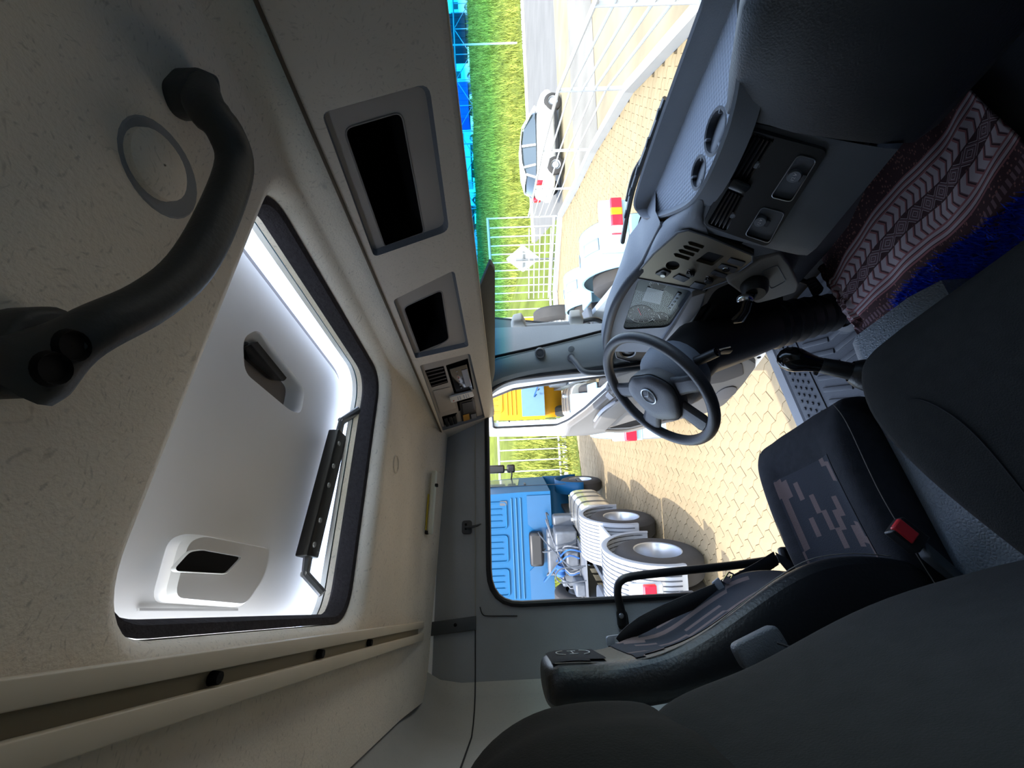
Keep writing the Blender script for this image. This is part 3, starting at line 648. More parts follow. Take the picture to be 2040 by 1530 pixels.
# instrument pod
IP = V((-.56, 1.035, 2.15)); IN = V((0, -1, .36)).normalized()
def ia(px, py, d=0.0): return atp(px, py, IP + IN * d, IN)
lens = rounded([ia(1272, 556), ia(1380, 580), ia(1332, 652), ia(1240, 657)], [.02, .02, .03, .03], 6)
pod_o = [ia(*p) for p in ((1210, 700), (1208, 660), (1222, 605), (1262, 545), (1404, 577), (1402, 605), (1345, 690), (1310, 702))]
pod = add('instrument_pod', plate(rounded(pod_o, .01, 3), [lens]), 'dash_mid', db, smooth=False)
lb = [p - IN * .03 for p in shrink(lens, .96)]
add('pod_well', loft([lens, lb], closed=True), 'dash_dark', pod, ang=30)
cl = add('cluster_face', prism([p for p in lb], IN * -.004), M('cluster_black', (9, 9, 10), .35), pod, smooth=False)
def ib(px, py, d=-.029): return atp(px, py, IP + IN * d, IN)
add('info_display', prism([ib(1290, 571), ib(1322, 579), ib(1315, 606), ib(1279, 598)], IN * .002), M('display_grey', (112, 112, 118), .3), pod, smooth=False)
iu, iv = frame_axes(IN)
def gauge(px, py, r, n):
    c = ib(px, py); g = add('gauge_ring', tube(circ(c, r, 32, iu, iv), .0012, 6, closed=True), M('gauge_white', (196, 192, 184), .5), pod)
    add('gauge_dial', prism(circ(c, r * .96, 28, iu, iv), IN * .0012), M('gauge_brown', (62, 54, 45), .5), g, smooth=False)
    for k in range(n):
        a = 2 * math.pi * k / n; d = iu * math.cos(a) + iv * math.sin(a)
        add('tick', box(c + d * r * .84 + IN * .0016, (r * .16, .0014, .0008), d, IN.cross(d)), MATS['gauge_white'], g, smooth=False)
    d = (iu * .8 + iv * .5).normalized()
    add('needle', box(c + d * r * .35 + IN * .003, (r * .8, .0022, .001), d, IN.cross(d)), 'red_plastic' if r > .03 else MATS['gauge_white'], g, smooth=False)
gauge(1277, 626, .052, 12); gauge(1315, 633, .03, 8); gauge(1312, 566, .03, 8)
bs = prism([ib(1330, 612), ib(1350, 582), ib(1358, 585), ib(1337, 617)], IN * .003); add('button_strip', bs, 'grey_plastic', pod, smooth=False)
for k in range(5): add('cluster_button', lathe([(.0005, .002), (.004, .002), (.0045, 0)], ib(1354 - 5 * k, 588 + 6.5 * k, -.026), IN, 10), 'black_plastic', pod)
# lens glass
add('lens_glass', plate([p - IN * .006 for p in shrink(lens, .985)]), 'clear_glass', pod, smooth=False)
# hood over the instruments and the dash top towards the glass
hood = bez([at(1322, 446, y=1.0), at(1299, 493, y=1.0), at(1281, 528, y=1.0), at(1250, 565, y=.995), at(1226, 606, y=.99), at(1213, 648, y=.99), at(1208, 692, y=1.0), at(1222, 738, y=1.03)], 40)
add('pod_hood', tube(hood, [.012 + .006 * math.sin(math.pi * i / (len(hood) - 1)) for i in range(len(hood))], 10), 'dash_dark', db)
add('dash_top', loft([[p + V((0, .0, .008)) for p in hood], [p + V((0, .06, .012)) for p in hood], [V((max(p.x, -1.0), 1.2, min(p.z, 2.14) - .02)) for p in hood]]), 'dash_mid', db, ang=60)
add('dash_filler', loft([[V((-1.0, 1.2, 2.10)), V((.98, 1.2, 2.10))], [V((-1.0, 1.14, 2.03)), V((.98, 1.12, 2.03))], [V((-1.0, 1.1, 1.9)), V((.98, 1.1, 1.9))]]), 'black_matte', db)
brA = bez([at(1284, 520, y=1.0), at(1302, 484, y=1.0), at(1318, 448, y=1.0), at(1340, 429, z=2.10), at(1392, 397, z=2.098), at(1404, 420, y=.90)], 20)
brB = bez([sa(1262, 552, -.004), sa(1280, 532, -.004), sa(1302, 505, -.004), sa(1345, 466, -.004), sa(1372, 458, -.004), sa(1412, 468, -.004)], 20)
add('dash_bridge', loft([brA, [a_.lerp(b_, .3) + V((0, -.004, .006)) for a_, b_ in zip(brA, brB)], [a_.lerp(b_, .7) + V((0, -.004, .004)) for a_, b_ in zip(brA, brB)], brB]), 'dash_mid', db, ang=80)
# lower cowl strip under the pod
cw = [ia(1378, 592, .03), ia(1406, 583, .03), ia(1395, 612, .04), ia(1352, 672, .05), ia(1330, 702, .05), ia(1312, 696, .03), ia(1345, 648, .03)]
add('pod_cowl', prism(rounded(cw, .006, 3), IN * -.03), 'dash_light', db, smooth=False, bevel=.004)
add('cowl_slot', prism([ia(1396, 620, .046), ia(1408, 612, .046), ia(1372, 678, .052), ia(1360, 682, .052)], IN * -.02), 'black_matte', db, smooth=False)
# left vent panel behind the wheel
lv = [at(a, b_, y=1.03) for a, b_ in ((1224, 694), (1250, 680), (1275, 684), (1328, 700), (1292, 732), (1262, 722), (1228, 712))]
lvp = add('side_vent_panel', prism(rounded(lv, .012, 4), (0, .03, 0)), 'black_plastic', db, smooth=False, bevel=.003)
add('vent_panel_edge', tube(rounded([p + V((0, -.002, 0)) for p in lv], .012, 4), .003, 6, closed=True), 'dash_mid', lvp)
vc = at(1251, 701, y=1.024)
add('vent_ring', lathe([(.026, -.006), (.030, .004), (.036, .006), (.040, .0)], vc, V((.1, -1, .2)), 28), 'black_gloss', lvp)
add('vent_ball', lathe([(.0005, .002), (.012, .0), (.025, -.008)], vc, V((.1, -1, .2)), 20), 'dash_dark', lvp)
# dash end between side vent and door, dark underside of the dash
add('dash_end', loft([[at(1225, 716, y=1.04), at(1262, 726, y=1.04), at(1294, 736, y=1.04)], [at(1225, 716, y=1.04) + V((-.03, .1, -.02)), at(1262, 726, y=1.04) + V((-.03, .1, -.03)), at(1294, 736, y=1.04) + V((-.02, .1, -.06))]]), 'dash_light', db)
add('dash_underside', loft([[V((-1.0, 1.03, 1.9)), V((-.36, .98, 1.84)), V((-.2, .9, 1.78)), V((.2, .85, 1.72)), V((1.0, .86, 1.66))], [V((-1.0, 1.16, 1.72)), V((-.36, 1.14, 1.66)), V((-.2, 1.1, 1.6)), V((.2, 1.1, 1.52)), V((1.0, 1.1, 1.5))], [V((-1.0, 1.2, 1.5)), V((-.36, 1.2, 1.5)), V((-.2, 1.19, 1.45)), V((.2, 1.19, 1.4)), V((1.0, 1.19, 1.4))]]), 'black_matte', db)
# light grey knee panel with blank cover
kp = [at(a, b_, y=.85) for a, b_ in ((1449, 566), (1485, 540), (1522, 514), (1556, 503), (1576, 530), (1594, 566), (1586, 584), (1540, 598), (1508, 606), (1490, 596))]
KN = V((0, -1, .25)).normalized()
knp = add('knee_panel', prism(rounded(kp, .012, 4), (0, .10, 0)), M('knee_grey', (118, 116, 114), .6, bump=.15, bscale=250), db, smooth=False, bevel=.008)
add('blank_cover', tube(rounded([at(a, b_, y=.849) for a, b_ in ((1517, 541), (1548, 528), (1566, 560), (1536, 576))], .01, 4), .0012, 6, closed=True), 'dash_mid', knp)
# console corner running back under the fascia
add('console_skirt', loft([[at(1500, 512, y=.86), at(1560, 500, y=.85), at(1640, 430, y=.86), at(1720, 300, y=.88), V((.6, .86, 1.72))], [at(1556, 503, y=.90), at(1610, 500, y=.92), at(1680, 430, y=.92), at(1740, 310, y=.94), V((.6, .92, 1.6))], [at(1590, 566, y=.94), at(1650, 500, y=1.02), at(1690, 450, y=1.0), at(1750, 320, y=1.02), V((.6, 1.1, 1.5))]]), 'dash_dark', db, ang=60)
# parking brake lever on the knee panel
pb = empty('brake_lever', at(1500, 575, y=.83), 'black parking brake lever with chrome collar on the knee panel', 'lever')
pc = at(1503, 572, y=.835)
add('lever_base', lathe([(.0005, .03), (.028, .03), (.036, .018), (.04, -.01)], pc, KN, 24), 'black_plastic', pb)
add('chrome_collar', lathe([(.021, 0), (.0235, .004), (.0235, .016), (.021, .02)], at(1484, 590, y=.81), V((-.4, -.9, .1)), 22), 'chrome', pb)
add('lever_arm', tube(bez([at(1500, 578, y=.82), at(1490, 600, y=.80), at(1484, 622, y=.79), at(1470, 640, y=.78)], 14), [.016, .0155, .015, .0148, .0145, .015, .016, .017, .018, .018, .0175, .017, .016], 12) if False else tube([at(1498, 582, y=.81), at(1490, 600, y=.80), at(1485, 618, y=.79), at(1473, 634, y=.785), at(1460, 640, y=.785)], [.018, .015, .016, .022, .014], 12, flat=.7), 'black_gloss', pb)
# ---------------------------------------------------------------- steering column and wheel
SW = V((-.586, .642, 2.085)); SWN = V((0, -math.cos(math.radians(52)), math.sin(math.radians(52)))); SA = V((1, 0, 0)); SB = SWN.cross(SA)
co = empty('steering_column', (-.57, .93, FZ), 'black steering column with pleated boot rising from the floor', 'steering column')
ca = [SW - SWN * .05, SW - SWN * .12, V((-.58, .80, 1.90)), V((-.575, .845, 1.74)), V((-.57, .88, 1.62))]
add('column_shroud', tube(ca, [.075, .10, .105, .095, .085], 18, flat=1.0), 'black_plastic', co)
bt = []
for k in range(13):
    t = k / 12; bt += [(V((-.57, .88, 1.62)).lerp(V((-.565, .935, 1.34)), t), .085 - .02 * t + (.007 if k % 2 else -.003))]
add('column_boot', tube([p for p, r in bt], [r for p, r in bt], 20), 'black_plastic', co)
add('floor_collar', lathe([(.062, .035), (.075, .03), (.085, .012), (.10, .008), (.115, .0)], V((-.563, .94, FZ + .012)), (0, -.15, 1), 26), M('collar_grey', (62, 64, 68), .7, bump=.3, bscale=140), co)
add('column_cowl', lathe([(.07, -.02), (.115, -.06), (.125, -.10), (.11, -.15)], SW, SWN, 24), 'dash_mid', co)
st = tube([SW - SWN * .09 + V((.06, 0, -.02)), SW - SWN * .09 + V((.14, -.02, -.05)), SW - SWN * .09 + V((.19, -.03, -.07))], [.018, .016, .015], 12)
add('stalk', st, 'black_plastic', co)
add('stalk_tip', lathe([(.0005, .004), (.008, .003), (.014, 0)], SW - SWN * .09 + V((.19, -.03, -.07)), V((.93, -.19, -.37)), 14), 'black_gloss', co)
add('dark_lower_cover', prism(rounded([at(1385, 668, y=.84), at(1420, 610, y=.88), at(1470, 590, y=.88), at(1560, 600, y=.92), at(1560, 640, y=.92), at(1480, 690, y=.84), at(1410, 710, y=.80)], .02, 4), (0, .08, -.03)), 'black_matte', co, smooth=False, bevel=.01)
ky = empty('key_bunch', at(1440, 705, x=-.46), 'bunch of keys with black fob hanging from the ignition', 'keys')
kc = at(1440, 702, x=-.46)
add('key_fob', prism(rounded([kc + V((-.012, 0, -.03)), kc + V((.012, 0, -.03)), kc + V((.015, 0, .0)), kc + V((.0, 0, .015)), kc + V((-.015, 0, .0))], .006, 3), (0, .01, 0)), 'black_plastic', ky, smooth=False, bevel=.002)
add('key_ring', tube(circ(kc + V((0, .005, .022)), .012, 18, (1, 0, 0), (0, 0, 1)), .0014, 6, closed=True), 'chrome', ky)
add('key_blade', box(kc + V((.016, .004, .005)), (.006, .002, .045), (.9, 0, .4)), 'steel', ky, smooth=False)
wh = empty('steering_wheel', SW, 'black four-spoke steering wheel with silver star emblem on the hub', 'steering wheel')
def wp(a, r, h=0.0): a = math.radians(a); return SW + (SA * math.cos(a) + SB * math.sin(a)) * r + SWN * h
add('rim', tube([wp(k * 5, .2175) for k in range(72)], .0185, 14, closed=True), M('wheel_black', (44, 45, 50), .5, bump=.2, bscale=220), wh)
AX0 = 58.0
def spoke(a, wi, wo, ro=.208):
    d = math.radians(a); u = SA * math.cos(d) + SB * math.sin(d); s = SWN.cross(u)
    rows = []
    for r, ww, h, th in ((.05, wi, .0, .018), (.11, wi * .85, -.004, .016), (.165, wo * .9, -.002, .014), (ro, wo * 1.25, .0, .012)):
        c = SW + u * r + SWN * h
        rows.append([c + s * ww + SWN * 0, c + s * ww * .7 + SWN * th, c - s * ww * .7 + SWN * th, c - s * ww, c - s * ww * .7 - SWN * th, c + s * ww * .7 - SWN * th])
    return loft(rows, closed=True, caps=True)
for a, wi, wo in ((AX0 + 86, .046, .034), (AX0 - 86, .046, .034), (AX0 + 138, .046, .044), (AX0 - 138, .046, .044)):
    add('spoke', spoke(a, wi, wo), 'wheel_black', wh, sub=1)
pd = bez([wp(AX0, .074), wp(AX0 + 40, .09), wp(AX0 + 80, .112), wp(AX0 + 118, .106), wp(AX0 + 150, .118), wp(AX0 + 180, .112), wp(AX0 + 210, .118), wp(AX0 + 242, .106), wp(AX0 + 280, .112), wp(AX0 + 320, .09)], 60, closed=True)
def off(l, k, h): return [SW + (p - SW) * k + SWN * h for p in l]
L_ = loft([off(pd, 1.04, -.02), off(pd, 1.04, .012), off(pd, 1.0, .022), off(pd, .9, .030), off(pd, .6, .034), off(pd, .3, .035)], closed=True)
add('hub_pad', (L_[0], L_[1] + [tuple(range(5 * len(pd), 6 * len(pd)))]), 'wheel_black', wh, ang=50)
add('pad_groove', tube(off(pd, 1.015, .018), .002, 6, closed=True), 'black_matte', wh)
ec = SW + SWN * .0365
em = add('emblem_plate', lathe([(.0005, .0), (.027, .0), (.0295, -.002)], ec, SWN, 28), 'dash_dark', wh)
add('emblem_ring', tube([ec + (SA * math.cos(k * .2094) + SB * math.sin(k * .2094)) * .030 + SWN * .001 for k in range(30)], .0022, 8, closed=True), M('emblem_silver', (206, 210, 216), .3, metal=.4), em)
stv = []
for k in range(6):
    a = math.radians(AX0 + 30 + 60 * k); r = .029 if k % 2 == 1 else .005
    stv.append(ec + (SA * math.cos(a) + SB * math.sin(a)) * r + SWN * .001)
stv.append(ec + SWN * .005)
add('emblem_star', (stv, [(k, (k + 1) % 6, 6) for k in range(6)]), 'emblem_silver', em, smooth=False)
# ---------------------------------------------------------------- gear lever, console between the seats
gl = empty('gear_lever', at(1700, 738, x=-.285), 'black gear lever with bulbous knob between the front seats', 'gear lever')
g0, g1_ = at(1705, 742, x=-.285), at(1562, 712, x=-.325)
gd = (g1_ - g0).normalized(); gln = (g1_ - g0).length
add('knob', lathe([(.0005, gln + .018), (.016, gln + .014), (.029, gln + .002), (.035, gln - .018), (.034, gln - .034), (.027, gln - .055), (.022, gln - .075), (.0205, gln - .09)], g0, gd, 24), 'black_gloss', gl)
add('shift_sleeve', lathe([(.0205, gln - .088), (.0215, gln - .09), (.0235, gln - .15), (.024, .01), (.027, .0)], g0, gd, 20), 'black_plastic', gl)
add('range_switch', box(g0 + gd * (gln - .085) + frame_axes(gd)[0] * .024, (.012, .018, .01), gd, frame_axes(gd)[0]), 'black_plastic', gl, bevel=.003)
add('lever_boot', lathe([(.028, .012), (.04, -.01), (.048, -.05), (.058, -.10)], g0, gd, 20), 'leather_black', gl)
cs_ = M('console_leather', (118, 125, 132), .45, spec=.4)
t = cs_.node_tree; tc = t.nodes.new('ShaderNodeTexCoord'); vo = t.nodes.new('ShaderNodeTexVoronoi'); vo.inputs['Scale'].default_value = 130; vo.feature = 'DISTANCE_TO_EDGE'
t.links.new(tc.outputs['Object'], vo.inputs['Vector']); bp = t.nodes.new('ShaderNodeBump'); bp.inputs['Strength'].default_value = .8; bp.inputs['Distance'].default_value = .004
t.links.new(vo.outputs['Distance'], bp.inputs['Height']); t.links.new(bp.outputs[0], t.nodes['Principled BSDF'].inputs['Normal'])
tun = [(-.39, 1.30), (-.385, 1.54), (-.37, 1.592), (-.33, 1.612), (-.16, 1.60), (-.10, 1.57), (-.09, 1.30)]
add_c = add('centre_console', loft([[V((x, y, z - .05 * smooth01((y - .45) / .2) - .0)) for x, z in tun] for y in (-.2, 0, .2, .4, .5, .58, .66)], caps=True), cs_, ang=60)
tag(add_c, 'dark grained leather cover between driver seat and bench', 'console')
# engine tunnel under the cloth
tag(add('engine_hump', loft([[V((-.44, y, 1.28)), V((-.43, y, 1.40)), V((-.36, y, 1.425)), V((.5, y, 1.425)), V((.62, y, 1.40)), V((.64, y, 1.28))] for y in (.60, .8, 1.0, 1.19)], caps=True), 'floor_rubber', ang=40), 'dark rubber-covered engine hump on the cab floor under the patterned cloth', 'engine cover')
# ---------------------------------------------------------------- patterned cloth on the hump
def N(t, op, a, b=None, c=None):
    n = t.nodes.new('ShaderNodeMath'); n.operation = op
    for i, v in enumerate((a, b, c)):
        if v is None: continue
        if isinstance(v, (int, float)): n.inputs[i].default_value = v
        else: t.links.new(v, n.inputs[i])
    return n.outputs[0]
def mixc(t, f, a, b):
    n = t.nodes.new('ShaderNodeMix'); n.data_type = 'RGBA'
    for s, v in ((0, f), (6, a), (7, b)):
        if isinstance(v, tuple): n.inputs[s].default_value = v
        elif isinstance(v, (int, float)): n.inputs[s].default_value = v
        else: t.links.new(v, n.inputs[s])
    return n.outputs[2]
cm = M('cloth_print', (120, 90, 92), .85, spec=.15); t = cm.node_tree; bs_ = t.nodes['Principled BSDF']
uvn = t.nodes.new('ShaderNodeUVMap'); spx = t.nodes.new('ShaderNodeSeparateXYZ'); t.links.new(uvn.outputs[0], spx.inputs[0])
su, sv = spx.outputs[0], spx.outputs[1]
dark, pink, white, mauve = lin((70, 52, 54)), lin((146, 98, 100)), lin((172, 160, 164)), lin((116, 94, 100))
def between(lo, hi): return N(t, 'MULTIPLY', N(t, 'GREATER_THAN', sv, lo), N(t, 'LESS_THAN', sv, hi))
no = t.nodes.new('ShaderNodeTexVoronoi'); no.inputs['Scale'].default_value = 34; cmb = t.nodes.new('ShaderNodeCombineXYZ')
t.links.new(N(t, 'MULTIPLY', su, 3.0), cmb.inputs[0]); t.links.new(sv, cmb.inputs[1]); t.links.new(cmb.outputs[0], no.inputs['Vector'])
col = mixc(t, N(t, 'LESS_THAN', no.outputs['Distance'], .28), dark, lin((130, 92, 88)))
# stripes
stp = N(t, 'FRACT', N(t, 'MULTIPLY', sv, 26.0))
scol = mixc(t, N(t, 'GREATER_THAN', stp, .5), pink, white); scol = mixc(t, N(t, 'LESS_THAN', stp, .16), scol, dark)
for lo, hi in ((.24, .33), (.66, .75)): col = mixc(t, between(lo, hi), col, scol)
# chevron rows
def chev(lo, hi, sgn):
    loc = N(t, 'DIVIDE', N(t, 'SUBTRACT', sv, lo), hi - lo); ab = N(t, 'ABSOLUTE', N(t, 'SUBTRACT', loc, .5))
    f = N(t, 'FRACT', N(t, 'ADD', N(t, 'MULTIPLY', su, 27.0), N(t, 'MULTIPLY', ab, .9 * sgn)))
    c_ = mixc(t, N(t, 'GREATER_THAN', f, .62), white, pink); c_ = mixc(t, N(t, 'GREATER_THAN', f, .80), c_, dark)
    return mixc(t, N(t, 'GREATER_THAN', f, .92), c_, mauve)
col = mixc(t, between(.33, .44), col, chev(.33, .44, 1)); col = mixc(t, between(.555, .66), col, chev(.555, .66, -1))
# diamond row
dl_ = N(t, 'ABSOLUTE', N(t, 'SUBTRACT', N(t, 'DIVIDE', N(t, 'SUBTRACT', sv, .44), .115), .5)); du = N(t, 'ABSOLUTE', N(t, 'SUBTRACT', N(t, 'FRACT', N(t, 'MULTIPLY', su, 13.5)), .5))
dd = N(t, 'ADD', dl_, du); ring = N(t, 'FRACT', N(t, 'MULTIPLY', dd, 5.0))
dcol = mixc(t, N(t, 'GREATER_THAN', ring, .5), mauve, dark); dcol = mixc(t, N(t, 'GREATER_THAN', ring, .8), dcol, white); dcol = mixc(t, N(t, 'GREATER_THAN', dd, .62), dcol, dark)
col = mixc(t, between(.45, .545), col, dcol)
tk = mixc(t, N(t, 'GREATER_THAN', N(t, 'FRACT', N(t, 'MULTIPLY', su, 60.0)), .5), dark, mauve); col = mixc(t, between(.82, .87), col, tk)
t.links.new(col, bs_.inputs['Base Color'])
farp = bez([at(*p, z=1.445) for p in ((1628, 556), (1655, 470), (1740, 330), (1832, 228), (1892, 138))], 60)
nearp = bez([at(*p, z=1.445) for p in ((1706, 694), (1790, 642), (1880, 582), (1962, 520), (2090, 330))], 60)
nr = 16; rows = []
for i in range(len(farp)):
    s = i / (len(farp) - 1); row = []
    for j in range(nr + 1):
        tt = j / nr; p = farp[i].lerp(nearp[i], tt)
        p.z += .0025 * math.sin(9 * tt + 4 * s) * math.sin(23 * s + 5 * tt) + .0015 * math.sin(40 * s + 14 * tt)
        if s < .12: p.z += .012 * math.sin(s * 90 + tt * 17) - .05 * (1 - s / .12) ** 2
        row.append(p)
    rows.append(row)
cl_o = add('patterned_cloth', loft(rows), cm, solid=.002, ang=80)
uvl = cl_o.data.uv_layers.new(name='UVMap')
for lp in cl_o.data.loops:
    k = lp.vertex_index; uvl.data[lp.index].uv = ((k // (nr + 1)) / (len(farp) - 1), (k % (nr + 1)) / nr)
tag(cl_o, 'crumpled pink and brown cloth with chevron print on the engine hump', 'cloth')
# blue shaggy rug strip
rg = empty('shaggy_rug', (0, .66, 1.43), 'bright blue shaggy rug lying in front of the bench seat', 'rug')
rp = [at(1785, 600, z=1.44), at(1795, 640, z=1.44), V((-.22, .52, 1.44)), V((.45, .52, 1.44)), V((.45, .80, 1.44)), at(2040, 395, z=1.44), at(1930, 478, z=1.44), at(1850, 528, z=1.44)]
add('rug_backing', prism(rounded(rp, .03, 4), (0, 0, .008)), M('rug_blue_dark', (12, 32, 110), .95), rg, smooth=False)
def inside(p, poly):
    c_ = False; n = len(poly)
    for i in range(n):
        a, b_ = poly[i], poly[i - 1]
        if (a.y > p[1]) != (b_.y > p[1]) and p[0] < (b_.x - a.x) * (p[1] - a.y) / (b_.y - a.y) + a.x: c_ = not c_
    return c_
vs_, fs_ = [], []; rnd = random.Random(3); cnt = 0
while cnt < 9000:
    x, y = rnd.uniform(-.40, .45), rnd.uniform(.50, .84)
    if not inside((x, y), rp): continue
    a = rnd.uniform(0, 6.28); h = rnd.uniform(.012, .026); l = rnd.uniform(.004, .016); wd = .0018
    b_ = V((x, y, 1.447)); s_2 = V((math.cos(a + 1.57), math.sin(a + 1.57), 0)) * wd; n_ = len(vs_)
    vs_ += [b_ - s_2, b_ + s_2, b_ + V((math.cos(a) * l, math.sin(a) * l, h))]; fs_.append((n_, n_ + 1, n_ + 2)); cnt += 1
fur = add('rug_pile', (vs_, fs_), M('rug_blue', (22, 62, 190), .9, mot=.25, scale=30, spec=.1), rg, smooth=False); fur['kind'] = 'stuff'
# rubber floor mat with ribs and studs
mt = empty('floor_mat', (-.72, .75, FZ), 'grey ribbed rubber mat in the driver footwell', 'floor mat')
MZ = FZ + .002
mo = rounded([(-1.0, .40, MZ), (-.47, .40, MZ), (-.47, 1.12, MZ), (-1.0, 1.12, MZ)], .04, 4)
MATM = M('mat_rubber', (74, 77, 82), .7, bump=.25, bscale=180, mot=.06)
add('mat_base', prism(mo, (0, 0, .010)), MATM, mt, smooth=False, bevel=.003)
for k in range(11):
    y = .46 + k * .055
    a, b_, c_ = V((-.84, y + .06, MZ + .012)), V((-.70, y, MZ + .012)), V((-.55, y, MZ + .012))
    for p, q in ((a, b_), (b_, c_)):
        d = (q - p).normalized(); add('mat_rib', box((p + q) / 2, ((q - p).length * .94, .020, .007), d, (-d.y, d.x, 0)), MATM, mt, smooth=False, bevel=.002)
stud = lathe([(.0005, .006), (.007, .006), (.009, .0)], (0, 0, 0), (0, 0, 1), 10)
so_ = None
for i in range(4):
    for j in range(18):
        p = V((-.975 + i * .026, .43 + j * .036 + (.018 if i % 2 else 0), MZ + .010))
        if so_ is None: so_ = add('mat_stud', rot(stud, Matrix.Identity(3), p), MATM, mt); s0 = p
        else:
            c_ = so_.copy(); C.objects.link(c_); c_.parent = mt; c_.location = so_.location + (p - s0)
add('edge_groove', tube([(-.862, .42, MZ + .010), (-.862, 1.1, MZ + .010)], .003, 6), 'black_matte', mt)
# brake pedal
pe = empty('brake_pedal', at(1618, 575, y=1.0), 'small black ribbed brake pedal in the dark footwell', 'pedal')
pq = [at(1604, 562, y=.98), at(1622, 556, y=.98), at(1640, 580, y=.98), at(1622, 596, y=.98)]
add('pedal_pad', prism(rounded(pq, .008, 3), (0, .014, -.01)), 'rubber', pe, smooth=False, bevel=.002)
for k in range(4): add('pad_rib', tube([pq[0].lerp(pq[3], .2 + k * .2) + V((0, -.002, 0)), pq[1].lerp(pq[2], .2 + k * .2) + V((0, -.002, 0))], .0025, 6), 'dash_dark', pe)
add('pedal_arm', tube([pq[0].lerp(pq[2], .5) + V((0, .01, 0)), pq[0].lerp(pq[2], .5) + V((.0, .10, .14))], .01, 8), 'black_plastic', pe)
# ---------------------------------------------------------------- driver seat
fi = M('seat_print', (52, 54, 60), .95, bump=.3, bscale=320, spec=.1); t = fi.node_tree
tc = t.nodes.new('ShaderNodeTexCoord'); sx = t.nodes.new('ShaderNodeSeparateXYZ'); t.links.new(tc.outputs['Object'], sx.inputs[0])
cl0 = N(t, 'FLOOR', N(t, 'MULTIPLY', sx.outputs[0], 46.0)); wno = t.nodes.new('ShaderNodeTexWhiteNoise'); wno.noise_dimensions = '1D'; t.links.new(cl0, wno.inputs['W'])
rwv = N(t, 'FLOOR', N(t, 'ADD', N(t, 'MULTIPLY', N(t, 'ADD', sx.outputs[1], sx.outputs[2]), 17.0), N(t, 'MULTIPLY', wno.outputs['Value'], 7.0)))
wn2 = t.nodes.new('ShaderNodeTexWhiteNoise'); wn2.noise_dimensions = '2D'; cb = t.nodes.new('ShaderNodeCombineXYZ'); t.links.new(cl0, cb.inputs[0]); t.links.new(rwv, cb.inputs[1]); t.links.new(cb.outputs[0], wn2.inputs['Vector'])
t.links.new(mixc(t, N(t, 'GREATER_THAN', wn2.outputs['Value'], .80), lin((52, 54, 60)), lin((104, 90, 88))), t.nodes['Principled BSDF'].inputs['Base Color'])
ds = empty('driver_seat', (-.58, .2, FZ), 'black driver seat with tan bar print and high backrest', 'seat')
def ringloop(xl, xr, y0, y1, n=28, p=3.2):
    cx, cy2, hx, hy = (xl + xr) / 2, (y0 + y1) / 2, (xr - xl) / 2, (y1 - y0) / 2; out = []
    for k in range(n):
        a = 2 * math.pi * k / n; c_, s_2 = math.cos(a), math.sin(a)
        out.append((cx + hx * math.copysign(abs(c_) ** (2 / p), c_), cy2 + hy * math.copysign(abs(s_2) ** (2 / p), s_2)))
    return out
def horiz(sections, **k):
    rows = [[V((x, y, z)) for x, y in ringloop(xl, xr, y0, y1, **k)] for (z, xl, xr, y0, y1) in sections]
    return loft(rows, closed=True, caps=True)
SX0, SX1 = -.84, -.372
# cushion: cross-sections across X-z, carried along Y, with raised bolsters
def cush(y, zt, zb, x0, x1, bol, wb=.10):
    xs = [x0, x0 + .012, x0 + wb * .45, x0 + wb, x0 + wb * 1.25, (x0 + x1) / 2, x1 - wb * 1.25, x1 - wb, x1 - wb * .45, x1 - .012, x1]
    zs = [zt - .045, zt + bol * .4, zt + bol, zt + bol * .55, zt, zt - .004, zt, zt + bol * .55, zt + bol, zt + bol * .4, zt - .045]
    top = [V((x, y, z)) for x, z in zip(xs, zs)]
    return top + [V((x1 - .01, y, zb)), V(((x0 + x1) / 2, y, zb)), V((x0 + .01, y, zb))]
ys = [(-.02, 1.655, 0.0), (.05, 1.66, .025), (.18, 1.668, .03), (.30, 1.675, .03), (.38, 1.68, .018), (.44, 1.675, .004), (.485, 1.655, -.008)]
rows = [cush(y, z, 1.52, SX0, SX1, b_) for y, z, b_ in ys] + [cush(.50, 1.62, 1.54, SX0 + .02, SX1 - .02, -.01)]
cus = add('cushion', loft(rows, closed=True, caps=True), 'fabric_dark', ds, sub=3)
cxs = (SX0 + SX1) / 2
add('cushion_insert', peel(cus, lambda c_, n_: abs(c_.x - cxs) < .138 and c_.y < .345 and c_.z > 1.62 and n_.z > .5, .0015), fi, ds, ang=80)
for x in (SX0 + .008, SX1 - .008):
    pts = bez([V((x, -.02, 1.635)), V((x, .2, 1.662)), V((x, .40, 1.66)), V((x + (.03 if x < -.6 else -.03), .478, 1.645))], 24)
    add('stitching', tube([p + V((.004 if x > -.6 else -.004, 0, .012)) for p in pts], .0012, 5), 'thread', ds)
add('seat_base', box((-.59, .2, 1.40), (.38, .36, .24)), 'black_matte', ds, bevel=.02)
